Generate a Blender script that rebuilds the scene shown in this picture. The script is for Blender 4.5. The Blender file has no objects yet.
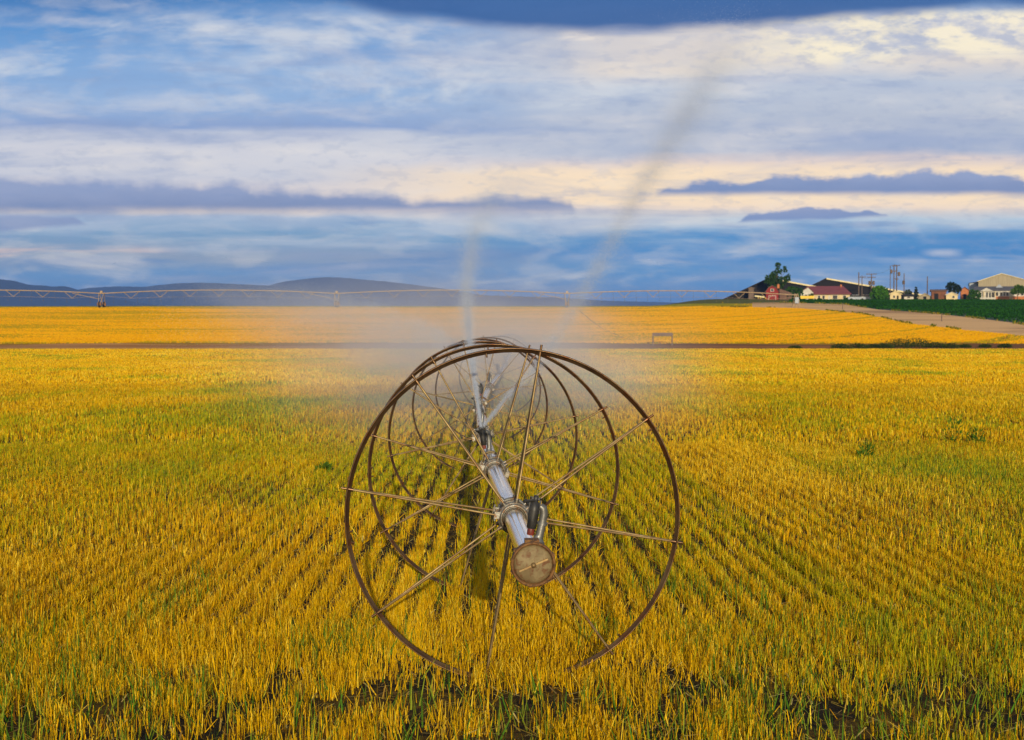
import bpy, math, random
import numpy as np
from mathutils import Vector, Matrix

random.seed(7)
RNG = np.random.default_rng(11)
PI = math.pi
scene = bpy.context.scene
COL = scene.collection
F = 1500.0            # focal length in pixels of a 1024 wide picture
EYE = 2.0             # eye height above the near field
PITCH = math.atan(38.0 / F)
R = math.radians

# ------------------------------------------------------------------ tools
def lin(r, g, b):
    f = lambda c: (c / 255 / 12.92) if c / 255 <= 0.04045 else ((c / 255 + 0.055) / 1.055) ** 2.4
    return (f(r), f(g), f(b))

def sstep(a, b, x):
    t = np.clip((np.asarray(x, float) - a) / (b - a), 0, 1)
    return t * t * (3 - 2 * t)

def hash2(ix, iy, seed):
    h = (ix.astype(np.int64) * 374761393 + iy.astype(np.int64) * 668265263 + seed * 1442695041) & 0xFFFFFFFF
    h = ((h ^ (h >> 13)) * 1274126177) & 0xFFFFFFFF
    return ((h ^ (h >> 16)) & 0xFFFFFF) / float(0xFFFFFF)

def vnoise(x, y, seed=0):
    x = np.asarray(x, float); y = np.asarray(y, float)
    ix = np.floor(x); iy = np.floor(y)
    fx = x - ix; fy = y - iy
    fx = fx * fx * (3 - 2 * fx); fy = fy * fy * (3 - 2 * fy)
    a = hash2(ix, iy, seed); b = hash2(ix + 1, iy, seed)
    c = hash2(ix, iy + 1, seed); d = hash2(ix + 1, iy + 1, seed)
    return (a * (1 - fx) + b * fx) * (1 - fy) + (c * (1 - fx) + d * fx) * fy

def fbm(x, y, seed=0, octv=4):
    s = 0; a = 0.5; t = 0
    for k in range(octv):
        s = s + a * vnoise(x * 2 ** k, y * 2 ** k, seed + k * 17); t += a; a *= 0.5
    return s / t

# ------------------------------------------------------------------ terrain
def terrain(x, y):
    x = np.asarray(x, float); y = np.asarray(y, float)
    L = 158 + 60 * sstep(30, 56, x)
    d = np.maximum(y - 182, 0)
    k = 9.0
    s = -k * np.log(np.exp(-np.minimum(d, 900) / k) + np.exp(-L / k)) + k * np.log(1 + np.exp(-L / k))
    z = 0.03 + 0.0505 * s
    z = z + 0.25 * np.exp(-((y - 190) / 3.0) ** 2) * (0.5 + vnoise(x / 9, y / 50, 3))
    z = z + 0.22 * (fbm(x / 40, y / 30, 5, 2) - 0.5) * sstep(195, 230, y)
    z = z + 0.03 * (fbm(x / 2.5, y / 3.0, 9, 2) - 0.5)
    z = z - sstep(520, 1500, y) * 7.0
    return z

def at(px, py, Y):
    """point at depth Y seen in direction of picture position (px, py)"""
    c, s = math.cos(PITCH), math.sin(PITCH)
    dx = px - 512; u = 370 - py
    dy = F * c + u * s; dz = -F * s + u * c
    return Vector((dx / dy * Y, Y, EYE + dz / dy * Y))

def tz(x, y):
    return float(terrain(x, y))

def ground_at(px, py):
    lo = 5.0; step = 1.0
    Y = lo
    while Y < 420:
        p = at(px, py, Y)
        if p.z <= tz(p.x, p.y):
            break
        Y += step
    p = at(px, py, Y)
    return Vector((p.x, p.y, tz(p.x, p.y)))

# ------------------------------------------------------------------ mesh builder
class MB:
    def __init__(s):
        s.v = []; s.f = []; s.sm = []
    def add(s, vs, fs, smooth=False):
        o = len(s.v)
        s.v.extend([tuple(p) for p in vs])
        for f in fs:
            s.f.append(tuple(i + o for i in f)); s.sm.append(smooth)
    def box(s, x0, x1, y0, y1, z0, z1, rot=None, piv=None):
        vs = [Vector((x, y, z)) for z in (z0, z1) for y in (y0, y1) for x in (x0, x1)]
        if rot is not None:
            pv = Vector(piv) if piv else Vector(((x0+x1)/2, (y0+y1)/2, (z0+z1)/2))
            vs = [rot @ (p - pv) + pv for p in vs]
        s.add(vs, [(0,2,3,1),(4,5,7,6),(0,1,5,4),(2,6,7,3),(0,4,6,2),(1,3,7,5)])
    def tube(s, pts, rad, n=10, caps=True):
        pts = [Vector(p) for p in pts]
        if not hasattr(rad, '__len__'): rad = [rad] * len(pts)
        rings = []
        for i, p in enumerate(pts):
            a = pts[max(i-1, 0)]; b = pts[min(i+1, len(pts)-1)]
            t = (b - a).normalized()
            ref = Vector((0, 0, 1)) if abs(t.z) < 0.9 else Vector((1, 0, 0))
            u = t.cross(ref).normalized(); w = u.cross(t)
            rings.append([p + (u * math.cos(2*PI*k/n) + w * math.sin(2*PI*k/n)) * rad[i] for k in range(n)])
        vs = [q for r in rings for q in r]; fs = []
        for i in range(len(pts) - 1):
            for k in range(n):
                k2 = (k + 1) % n
                fs.append((i*n+k, i*n+k2, (i+1)*n+k2, (i+1)*n+k))
        s.add(vs, fs, True)
        if caps:
            s.add(rings[0], [tuple(range(n))]); s.add(rings[-1], [tuple(reversed(range(n)))])
    def lathe_y(s, prof, n=32, closed=False, smooth=True, c=(0, 0, 0)):
        """prof: list of (radius, y) turned around the Y axis"""
        vs = []; m = len(prof)
        for k in range(n):
            a = 2*PI*k/n
            for r, y in prof:
                vs.append((c[0] + r*math.cos(a), c[1] + y, c[2] + r*math.sin(a)))
        fs = []
        mm = m if closed else m - 1
        for k in range(n):
            k2 = (k+1) % n
            for j in range(mm):
                j2 = (j+1) % m
                fs.append((k*m+j, k*m+j2, k2*m+j2, k2*m+j))
        s.add(vs, fs, smooth)
    def lathe_z(s, prof, n=20, c=(0, 0, 0), smooth=True):
        vs = []; m = len(prof)
        for k in range(n):
            a = 2*PI*k/n
            for r, z in prof:
                vs.append((c[0] + r*math.cos(a), c[1] + r*math.sin(a), c[2] + z))
        fs = []
        for k in range(n):
            k2 = (k+1) % n
            for j in range(m-1):
                fs.append((k*m+j, k2*m+j, k2*m+j+1, k*m+j+1))
        s.add(vs, fs, smooth)
    def prism(s, poly, y0, y1):
        """poly of (x,z) extruded from y0 to y1"""
        n = len(poly)
        vs = [(x, y0, z) for x, z in poly] + [(x, y1, z) for x, z in poly]
        fs = [tuple(range(n)), tuple(reversed(range(n, 2*n)))]
        for i in range(n):
            j = (i+1) % n
            fs.append((i, n+i, n+j, j))
        s.add(vs, fs)
    def build(s, name, mat, parent=None, loc=None):
        me = bpy.data.meshes.new(name)
        me.from_pydata(s.v, [], s.f)
        me.polygons.foreach_set('use_smooth', s.sm)
        me.materials.append(mat)
        me.update()
        o = bpy.data.objects.new(name, me); COL.objects.link(o)
        if parent: o.parent = parent
        if loc is not None: o.location = loc
        return o

def quads_mesh(name, V, mat, nper=4, color=None, parent=None, smooth=False):
    """V: (N*nper,3) array, each nper consecutive vertices one face"""
    n = len(V) // nper
    me = bpy.data.meshes.new(name)
    me.vertices.add(n * nper); me.vertices.foreach_set('co', V.astype(np.float32).ravel())
    me.loops.add(n * nper); me.loops.foreach_set('vertex_index', np.arange(n * nper, dtype=np.int32))
    me.polygons.add(n)
    me.polygons.foreach_set('loop_start', np.arange(0, n * nper, nper, dtype=np.int32))
    me.polygons.foreach_set('use_smooth', np.full(n, smooth))
    if color is not None:
        at_ = me.attributes.new('tint', 'FLOAT_COLOR', 'POINT')
        c4 = np.ones((n * nper, 4), np.float32); c4[:, :3] = np.repeat(color, nper, axis=0)
        at_.data.foreach_set('color', c4.ravel())
    me.materials.append(mat)
    me.update(calc_edges=True)
    o = bpy.data.objects.new(name, me); COL.objects.link(o)
    if parent: o.parent = parent
    return o

def tag(o, label=None, cat=None, group=None, kind=None):
    if label: o['label'] = label
    if cat: o['category'] = cat
    if group: o['group'] = group
    if kind: o['kind'] = kind
    return o

def thing(name, label, cat, loc=(0, 0, 0), group=None):
    o = bpy.data.objects.new(name, None); COL.objects.link(o)
    o.location = loc; o.empty_display_size = 0.3
    if loc[1] > 360: o.rotation_euler = (0, 0, -math.atan2(loc[0], loc[1]) * 0.9)
    return tag(o, label, cat, group)

def copy_tree(o, parent=None):
    c = o.copy(); COL.objects.link(c)
    if parent is not None: c.parent = parent
    for ch in list(o.children): copy_tree(ch, c)
    return c

# ------------------------------------------------------------------ node expression helper
class NX:
    def __init__(s, nt): s.nt = nt; s.n = nt.nodes; s.l = nt.links
    def _in(s, sock, v):
        if v is None: return
        if hasattr(v, 'is_output'): s.l.new(v, sock)
        else:
            if hasattr(sock.default_value, '__len__') and not hasattr(v, '__len__'): v = (v,) * len(sock.default_value)
            if hasattr(v, '__len__') and len(sock.default_value) == 4 and len(v) == 3: v = (*v, 1)
            sock.default_value = v
    def m(s, op, a, b=None, c=None):
        nd = s.n.new('ShaderNodeMath'); nd.operation = op
        for i, v in enumerate((a, b, c)): s._in(nd.inputs[i], v)
        return nd.outputs[0]
    def add(s, a, b): return s.m('ADD', a, b)
    def sub(s, a, b): return s.m('SUBTRACT', a, b)
    def mul(s, a, b): return s.m('MULTIPLY', a, b)
    def ss(s, e0, e1, x):
        nd = s.n.new('ShaderNodeMapRange'); nd.interpolation_type = 'SMOOTHSTEP'
        if e0 > e1:
            s._in(nd.inputs[1], e1); s._in(nd.inputs[2], e0); nd.inputs[3].default_value = 1; nd.inputs[4].default_value = 0
        else:
            s._in(nd.inputs[1], e0); s._in(nd.inputs[2], e1)
        s._in(nd.inputs[0], x)
        return nd.outputs[0]
    def xyz(s, x, y, z=0.0):
        nd = s.n.new('ShaderNodeCombineXYZ')
        for i, v in enumerate((x, y, z)): s._in(nd.inputs[i], v)
        return nd.outputs[0]
    def noise(s, vec, scale=1.0, detail=4, rough=0.55, dist=0.0, col=False):
        nd = s.n.new('ShaderNodeTexNoise')
        if vec is not None: s._in(nd.inputs['Vector'], vec)
        nd.inputs['Scale'].default_value = scale; nd.inputs['Detail'].default_value = detail
        nd.inputs['Roughness'].default_value = rough; nd.inputs['Distortion'].default_value = dist
        return nd.outputs['Color' if col else 'Fac']
    def mix(s, fac, a, b, mode='MIX'):
        nd = s.n.new('ShaderNodeMix'); nd.data_type = 'RGBA'; nd.blend_type = mode
        s._in(nd.inputs[0], fac); s._in(nd.inputs[6], a); s._in(nd.inputs[7], b)
        return nd.outputs[2]
    def ramp(s, fac, stops, interp='LINEAR'):
        nd = s.n.new('ShaderNodeValToRGB'); cr = nd.color_ramp; cr.interpolation = interp
        while len(cr.elements) < len(stops): cr.elements.new(0.5)
        for e, (p, c) in zip(cr.elements, sorted(stops, key=lambda q: q[0])):
            e.position = p; e.color = (*c, 1)
        s._in(nd.inputs[0], fac)
        return nd.outputs[0]
    def curve(s, x, pts):
        """piecewise linear float function of x"""
        x0, x1 = pts[0][0], pts[-1][0]; ys = [p[1] for p in pts]; lo, hi = min(ys), max(ys)
        t = s.m('DIVIDE', s.sub(x, x0), x1 - x0)
        c = s.ramp(t, [((p[0]-x0)/(x1-x0), ((p[1]-lo)/(hi-lo),)*3) for p in pts], 'EASE')
        nd = s.n.new('ShaderNodeSeparateColor'); s.l.new(c, nd.inputs[0])
        return s.add(s.mul(nd.outputs[0], hi-lo), lo)

def new_mat(name):
    m = bpy.data.materials.new(name); m.use_nodes = True
    nt = m.node_tree; nt.nodes.clear()
    return m, NX(nt)

def surf(m, x, shader, disp=None, vol=None):
    o = x.n.new('ShaderNodeOutputMaterial')
    if shader is not None: x.l.new(shader, o.inputs['Surface'])
    if vol is not None: x.l.new(vol, o.inputs['Volume'])
    return m

def pbr(name, c1, c2=None, rough=0.7, metal=0.0, scale=3.0, detail=5, bump=0.0, c3=None, stretch=None, bscale=None, thr=(0.35, 0.65), spec=0.4):
    m, x = new_mat(name)
    tc = x.n.new('ShaderNodeTexCoord'); vec = tc.outputs['Object']
    if stretch:
        mp = x.n.new('ShaderNodeMapping'); mp.inputs['Scale'].default_value = stretch
        x.l.new(vec, mp.inputs[0]); vec = mp.outputs[0]
    p = x.n.new('ShaderNodeBsdfPrincipled')
    p.inputs['Metallic'].default_value = metal
    p.inputs['Specular IOR Level'].default_value = spec
    n = x.noise(vec, scale, detail, 0.6)
    c = c1
    if c2 is not None: c = x.mix(x.ss(thr[0], thr[1], n), c1, c2)
    if c3 is not None:
        n2 = x.noise(vec, scale * 2.7, 6, 0.65, 0.6)
        c = x.mix(x.ss(0.48, 0.66, n2), c, c3)
    x._in(p.inputs['Base Color'], c)
    rr = x.add(x.mul(x.sub(n, 0.5), 0.35), rough)
    x._in(p.inputs['Roughness'], rr)
    if bump:
        b = x.n.new('ShaderNodeBump'); b.inputs['Strength'].default_value = bump; b.inputs['Distance'].default_value = 0.004
        x.l.new(x.noise(vec, bscale or scale * 6, 5, 0.6), b.inputs['Height']); x.l.new(b.outputs[0], p.inputs['Normal'])
    return surf(m, x, p.outputs[0])

def leafy(name, attr=True, c1=None, c2=None, trans=0.25, rough=0.6):
    m, x = new_mat(name)
    if attr:
        a = x.n.new('ShaderNodeAttribute'); a.attribute_name = 'tint'; c = a.outputs['Color']
    else:
        tc = x.n.new('ShaderNodeTexCoord')
        c = x.mix(x.noise(tc.outputs['Object'], 1.3, 3), c1, c2)
    d = x.n.new('ShaderNodeBsdfDiffuse'); t = x.n.new('ShaderNodeBsdfTranslucent')
    x._in(d.inputs[0], c); x._in(t.inputs[0], c)
    mx = x.n.new('ShaderNodeMixShader'); mx.inputs[0].default_value = trans
    x.l.new(d.outputs[0], mx.inputs[1]); x.l.new(t.outputs[0], mx.inputs[2])
    return surf(m, x, mx.outputs[0])

# ------------------------------------------------------------------ camera
cam_d = bpy.data.cameras.new('camera'); cam = bpy.data.objects.new('camera', cam_d); COL.objects.link(cam)
cam_d.sensor_width = 36; cam_d.lens = F / 1024 * 36
cam_d.clip_start = 0.1; cam_d.clip_end = 40000
cam.location = (0, 0, EYE); cam.rotation_euler = (PI/2 - PITCH, 0, 0)
cam_d.dof.use_dof = True; cam_d.dof.focus_distance = 8.4; cam_d.dof.aperture_fstop = 9
scene.camera = cam

# ------------------------------------------------------------------ light and sky
SUN_EL, SUN_AZ = R(11), R(176)
sd = bpy.data.lights.new('sun', 'SUN'); sun = bpy.data.objects.new('sun', sd); COL.objects.link(sun)
sd.energy = 4.4; sd.angle = R(0.5); sd.color = (1.0, 0.85, 0.60)
dirv = Vector((math.sin(SUN_AZ)*math.cos(SUN_EL), math.cos(SUN_AZ)*math.cos(SUN_EL), math.sin(SUN_EL)))
sun.rotation_euler = dirv.to_track_quat('Z', 'Y').to_euler(); sun.location = (20, -30, 20)

w = bpy.data.worlds.new('World'); scene.world = w; w.use_nodes = True
nt = w.node_tree; nt.nodes.clear(); x = NX(nt)
tc = x.n.new('ShaderNodeTexCoord')
sep = x.n.new('ShaderNodeSeparateXYZ'); x.l.new(tc.outputs['Generated'], sep.inputs[0])
# slope of the sky direction against north, in units of 1/1500
ynorth = x.m('MAXIMUM', sep.outputs[1], 0.08)
AZ = x.mul(x.m('DIVIDE', sep.outputs[0], ynorth), F)
EL = x.mul(x.m('DIVIDE', sep.outputs[2], ynorth), F)
sky = x.n.new('ShaderNodeTexSky'); sky.sky_type = 'NISHITA'; sky.sun_disc = False
sky.sun_elevation = SUN_EL; sky.sun_rotation = SUN_AZ
skyc = x.mix(1.0, sky.outputs[0], (0.10, 0.10, 0.10), 'MULTIPLY')

def sn(su, sv, seed, detail=5, rough=0.55, dist=0.0):
    return x.noise(x.xyz(x.m('DIVIDE', AZ, su), x.m('DIVIDE', EL, sv), seed), 1.0, detail, rough, dist)
n_big = sn(420, 60, 1.3, 4)
n_str = sn(230, 24, 4.7, 5, 0.56, 0.25)
n_lump = sn(60, 24, 9.1, 4, 0.5)
n_bil = sn(30, 70, 57.0, 3, 0.45)
n_fine = sn(22, 9, 14.2, 5, 0.6)
n_soft = sn(170, 55, 21.0, 5, 0.6, 0.4)
EW = x.add(EL, x.add(x.mul(x.sub(n_big, 0.5), 26), x.add(x.mul(x.sub(n_str, 0.5), 16), x.mul(x.sub(n_lump, 0.5), 10))))
TOP = 340.0
def band(stops, e):
    t = x.m('DIVIDE', e, TOP)
    return x.ramp(t, [((332 - y) / TOP, lin(*c)) for y, c in stops])
left = band([(2,(66,124,190)),(30,(92,148,210)),(62,(126,168,220)),(100,(146,178,222)),(128,(138,164,212)),
             (135,(198,204,222)),(152,(216,216,226)),(176,(200,204,222)),(207,(232,218,216)),(215,(164,184,216)),
             (232,(112,156,202)),(258,(132,156,194)),(275,(96,146,204)),(300,(84,128,190))], EW)
right = band([(10,(150,180,220)),(30,(222,214,212)),(62,(222,214,212)),(84,(190,200,220)),(120,(184,193,214)),
              (152,(172,184,212)),(162,(226,210,208)),(180,(252,228,200)),(206,(244,222,206)),(222,(176,200,226)),
              (238,(84,148,208)),(254,(70,138,206)),(268,(92,148,208)),(300,(88,142,206))], EW)
c = x.mix(x.ss(-190, 170, x.add(AZ, x.mul(x.sub(n_soft, 0.5), 260))), left, right)

def layer(c, mask, colr, amt=1.0):
    return x.mix(x.mul(mask, amt) if amt != 1.0 else mask, c, lin(*colr) if not hasattr(colr, 'is_output') else colr)

def between(e, lo, hi, soft):
    return x.mul(x.ss(lo - soft, lo + soft, e), x.ss(hi + soft, hi - soft, e))
def azwin(a, b, sa, sb):
    return x.mul(x.ss(a - sa, a + sa, AZ), x.ss(b + sb, b - sb, AZ))

# wispy light streaks in the blue upper left and mid sky
c = layer(c, x.mul(x.ss(0.5, 0.72, n_soft), x.mul(x.ss(205, 240, EL), x.ss(330, 300, EL))), (214, 220, 230), 0.75)
c = layer(c, x.mul(x.ss(0.36, 0.60, x.add(x.mul(n_soft, 0.6), x.mul(n_lump, 0.4))), x.mul(azwin(-330, -30, 140, 90), between(EL, 256, 312, 26))), (212, 217, 228), 0.8)
# blue-grey shading inside the middle veil
c = layer(c, x.mul(x.ss(0.52, 0.36, n_big), between(EL, 185, 240, 16)), (138, 160, 208), 0.5)
# the sunlit broken bank high on the right
tex = x.ss(0.40, 0.56, x.add(x.mul(n_lump, 0.65), x.mul(n_fine, 0.35)))
slope = x.sub(EL, x.curve(AZ, [(-60, 245), (120, 255), (260, 262), (400, 272), (700, 285)]))
bank = x.mul(x.ss(-10, 14, x.add(slope, x.mul(x.sub(n_lump, 0.5), 30))), x.ss(150, 330, x.add(AZ, x.mul(x.sub(n_soft, 0.5), 160))))
bank = x.mul(bank, x.ss(330, 312, EL))
c = layer(c, bank, x.mix(tex, lin(196, 200, 216), lin(255, 243, 216)), 0.92)
p1 = x.mul(azwin(70, 210, 40, 50), between(EL, 252, 268, 12))
c = layer(c, x.mul(p1, x.ss(0.4, 0.6, n_soft)), (236, 222, 210), 0.8)
p2 = x.mul(azwin(52, 92, 12, 18), between(EL, 290, 300, 5))
c = layer(c, x.mul(p2, x.ss(0.38, 0.58, n_lump)), (248, 236, 224), 0.9)
# cream gap of sky lit from behind, centre to right
c = layer(c, x.mul(between(x.add(EL, x.mul(x.sub(n_lump, 0.5), 12)), 128, 164, 7), x.ss(-260, 60, AZ)), (253, 228, 200), 0.8)
c = layer(c, x.mul(between(x.add(EL, x.mul(x.sub(n_lump, 0.5), 8)), 119, 128, 4), x.ss(-100, -300, AZ)), (250, 228, 206), 0.85)
# low streaks
c = layer(c, x.mul(x.ss(0.46, 0.70, n_str), between(EL, 62, 118, 14)), (186, 198, 222), 0.50)
c = layer(c, x.mul(x.ss(0.47, 0.34, n_str), between(EL, 62, 118, 12)), (92, 138, 198), 0.6)
c = layer(c, x.mul(x.mul(x.ss(0.42, 0.6, n_str), between(EL, 68, 84, 7)), x.ss(-310, -400, AZ)), (214, 186, 190), 0.8)
c = layer(c, x.mul(between(EL, 76, 100, 8), x.mul(x.ss(60, 240, AZ), x.ss(0.60, 0.40, n_str))), (66, 136, 204), 0.7)

# ragged texture over the whole sheet
n_tex = sn(150, 30, 33.0, 7, 0.58, 0.35); n_tex2 = sn(330, 34, 41.0, 6, 0.6, 0.8)
c = x.mix(x.mul(x.ss(0.50, 0.72, n_tex2), 0.55), c, lin(150, 168, 208))
c = x.mix(x.mul(x.ss(0.48, 0.76, n_tex), 0.42), c, lin(232, 226, 226))
c = x.mix(x.mul(x.ss(0.46, 0.28, n_tex), 0.38), c, lin(128, 156, 204))
c = x.mix(x.mul(x.ss(0.50, 0.36, n_fine), 0.20), c, lin(140, 160, 200))
c = x.mix(x.mul(x.ss(0.52, 0.70, n_lump), 0.16), c, lin(236, 230, 228))
# flat-based dark clouds: flat floor, lumpy top
def dark_cloud(c, base, tops, colr, colr2, amt=0.95, edge=4.0, lump=16.0, basen=5.0):
    a0, a1 = tops[0][0], tops[-1][0]
    top = x.add(x.add(x.curve(AZ, tops), x.mul(x.sub(n_bil, 0.5), lump * 0.9)), x.add(x.mul(x.sub(n_lump, 0.5), lump), x.mul(x.sub(n_fine, 0.5), lump * 0.5)))
    bot = x.add(x.curve(AZ, base), x.mul(x.sub(n_lump, 0.5), basen))
    mk = x.mul(x.ss(-edge*0.5, edge*0.5, x.sub(top, EL)), x.ss(-edge*0.6, edge*0.6, x.sub(EL, bot)))
    sh = x.m('DIVIDE', x.sub(EL, bot), 26.0)
    cc = x.mix(x.ss(0.1, 1.0, x.add(sh, x.mul(x.sub(n_lump, 0.5), 0.8))), lin(*colr), lin(*colr2))
    return x.mix(x.mul(mk, amt), c, cc)
c = dark_cloud(c, [(-900, 117), (-512, 119), (-300, 120), (-120, 121), (70, 121)],
               [(-900, 168), (-512, 152), (-290, 147), (-180, 139), (-60, 131), (20, 133), (58, 129), (66, 116)], (108, 136, 190), (136, 156, 202), 0.90, 13, 20)
c = dark_cloud(c, [(100, 137.5), (500, 138), (900, 140)],
               [(110, 132), (135, 141), (190, 149), (275, 154), (345, 154), (418, 157), (520, 153), (700, 158), (900, 150)], (108, 138, 194), (136, 158, 206), 0.92, 7.5, 26, 5)
c = dark_cloud(c, [(210, 110), (300, 112), (380, 116)],
               [(205, 104), (240, 117), (300, 124), (340, 123), (372, 117), (382, 108)], (118, 144, 198), (146, 166, 210), 0.9, 4, 20, 6)
c = dark_cloud(c, [(-520, 100), (-420, 108)], [(-560, 104), (-500, 116), (-440, 115), (-415, 104)], (130, 150, 198), (150, 166, 206), 0.8, 5, 6, 3)
c = layer(c, x.mul(azwin(415, 445, 12, 10), between(EL, 76, 82, 3)), (176, 190, 220), 0.8)
# heavy dark cloud hanging over the top
deck_edge = x.curve(AZ, [(-900, 380), (-300, 345), (-190, 333), (-100, 314), (0, 302), (90, 299), (230, 304), (360, 316), (460, 325), (600, 324), (900, 318)])
deck = x.ss(-9, 8, x.sub(x.add(EL, x.add(x.mul(x.sub(n_soft, 0.5), 12), x.mul(x.sub(n_lump, 0.5), 9))), deck_edge))
c = layer(c, x.mul(deck, x.ss(600, 420, EL)), x.mix(n_soft, lin(48, 92, 156), lin(66, 110, 172)), 0.97)
# the rest of the dome: broken grey-blue cloud
ov = x.noise(tc.outputs['Generated'], 3.0, 6, 0.6)
rest = x.mix(x.ss(0.36, 0.56, ov), skyc, lin(186, 194, 210))
c = x.mix(x.ss(380, 640, EL), c, rest)
back = x.ss(0.35, -0.1, sep.outputs[1])
c = x.mix(back, c, rest)
c = x.mix(x.ss(0, -30, EL), c, (0.10, 0.09, 0.06))
# the sky behind the air: a little stronger than seen through it
c = x.mix(0.05, c, skyc)
gain = x.sub(x.m('EXPONENT', x.m('MINIMUM', x.m('DIVIDE', 49.0, x.m('MAXIMUM', EL, 40.0)), 1.0)), 1.0)
gain = x.mul(gain, x.ss(20, 45, EL))
def vmath(op, a, b):
    nd = x.n.new('ShaderNodeVectorMath'); nd.operation = op
    x._in(nd.inputs[0], a)
    if op == 'SCALE': x._in(nd.inputs['Scale'], b)
    else: x._in(nd.inputs[1], b)
    return nd.outputs[0]
c2 = vmath('ADD', c, vmath('SCALE', vmath('SUBTRACT', c, (0.13, 0.25, 0.54)), gain))
c2 = vmath('MAXIMUM', c2, (0.02, 0.02, 0.02))
bg = x.n.new('ShaderNodeBackground'); x.l.new(c2, bg.inputs[0]); bg.inputs[1].default_value = 1.0
out = x.n.new('ShaderNodeOutputWorld'); x.l.new(bg.outputs[0], out.inputs[0])
try:
    w.cycles.sampling_method = 'MANUAL'; w.cycles.sample_map_resolution = 512
except Exception: pass
vs = scene.view_settings
scene.display_settings.display_device = 'sRGB'
vs.view_transform = 'Standard'; vs.look = 'None'; vs.exposure = 0.0; vs.gamma = 1.0; vs.use_curve_mapping = False
scene.cycles.max_bounces = 6; scene.cycles.diffuse_bounces = 2; scene.cycles.transparent_max_bounces = 12
scene.cycles.transmission_bounces = 4; scene.cycles.volume_bounces = 0
scene.cycles.sample_clamp_indirect = 4

# ------------------------------------------------------------------ ground
def soil_mat():
    m, x = new_mat('soil')
    g = x.n.new('ShaderNodeNewGeometry'); pos = g.outputs['Position']
    sp = x.n.new('ShaderNodeSeparateXYZ'); x.l.new(pos, sp.inputs[0])
    n1 = x.noise(pos, 1.7, 6, 0.65); n2 = x.noise(pos, 14, 5, 0.6); n3 = x.noise(pos, 0.05, 3)
    soil = x.mix(n2, (0.008, 0.006, 0.004), (0.030, 0.020, 0.010))
    straw = x.mix(n2, (0.22, 0.11, 0.004), (0.48, 0.26, 0.010))
    far = x.ss(40, 120, sp.outputs[1])
    lit = x.ss(0.42, 0.62, x.add(n1, x.mul(x.sub(n2, 0.5), 0.5)))
    c = x.mix(x.m('MAXIMUM', x.mul(lit, 0.22), x.mul(far, 0.85)), soil, straw)
    grass = x.mix(n1, (0.07, 0.085, 0.012), (0.14, 0.12, 0.02))
    c = x.mix(x.ss(345, 352, sp.outputs[1]), c, grass)
    p = x.n.new('ShaderNodeBsdfPrincipled'); x._in(p.inputs['Base Color'], c)
    p.inputs['Roughness'].default_value = 0.95; p.inputs['Specular IOR Level'].default_value = 0.1
    b = x.n.new('ShaderNodeBump'); b.inputs['Strength'].default_value = 0.9; b.inputs['Distance'].default_value = 0.04
    x.l.new(n2, b.inputs['Height']); x.l.new(b.outputs[0], p.inputs['Normal'])
    return surf(m, x, p.outputs[0])
M_soil = soil_mat()

ys = np.concatenate([np.linspace(-60, 4, 9), np.linspace(5, 30, 60), np.linspace(31, 170, 90), np.linspace(171, 430, 200), np.geomspace(440, 12000, 34)])
ts = np.linspace(-1, 1, 181)
ts = np.sign(ts) * np.abs(ts) ** 1.25
GX = np.array([t * (26 + 0.62 * max(y, 0)) for y in ys for t in ts]); GY = np.repeat(ys, len(ts))
GZ = terrain(GX, GY)
me = bpy.data.meshes.new('ground')
n_c = len(ts)
faces = [(i*n_c+j, i*n_c+j+1, (i+1)*n_c+j+1, (i+1)*n_c+j) for i in range(len(ys)-1) for j in range(n_c-1)]
me.from_pydata(np.stack([GX, GY, GZ], 1).tolist(), [], faces)
me.polygons.foreach_set('use_smooth', [True]*len(faces)); me.materials.append(M_soil); me.update()
ground = bpy.data.objects.new('ground', me); COL.objects.link(ground); ground['kind'] = 'structure'
ground['label'] = 'dark soil of the harvested grain field rising to a crest'

# boundary lines at the right, given as directions and dropped on the slope
B_stub = [ground_at(px, py) for px, py in [(752, 307.5), (800, 308.7), (861, 314), (905, 323.5), (962, 330.5), (1024, 336), (1110, 341), (1200, 344)]]
B_crop = [ground_at(px, py) for px, py in [(790, 302.8), (844, 304.5), (876, 309.6), (940, 314.5), (1024, 325), (1110, 332), (1200, 337)]]
ang = lambda p: p.x / p.y
sx_ = np.array([ang(p) for p in B_stub]); sy_ = np.array([p.y for p in B_stub])
cx_ = np.array([ang(p) for p in B_crop]); cy_ = np.array([p.y for p in B_crop])
def stub_limit(a): return np.where(a < sx_[0], 349.0, np.interp(a, sx_, sy_))
def crop_limit(a): return np.interp(a, cx_, cy_)

def draped(name, rows, mat, lift, label):
    """rows: list of rows of (x,y)"""
    nr, nc = len(rows), len(rows[0])
    P = np.array(rows, float).reshape(-1, 2)
    Z = terrain(P[:, 0], P[:, 1]) + lift
    V = np.column_stack([P, Z]).tolist()
    fs = [(i*nc+j, i*nc+j+1, (i+1)*nc+j+1, (i+1)*nc+j) for i in range(nr-1) for j in range(nc-1)]
    me = bpy.data.meshes.new(name); me.from_pydata(V, [], fs); me.polygons.foreach_set('use_smooth', [True]*len(fs))
    me.materials.append(mat); me.update()
    o = bpy.data.objects.new(name, me); COL.objects.link(o); o['kind'] = 'structure'; o['label'] = label
    return o

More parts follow.
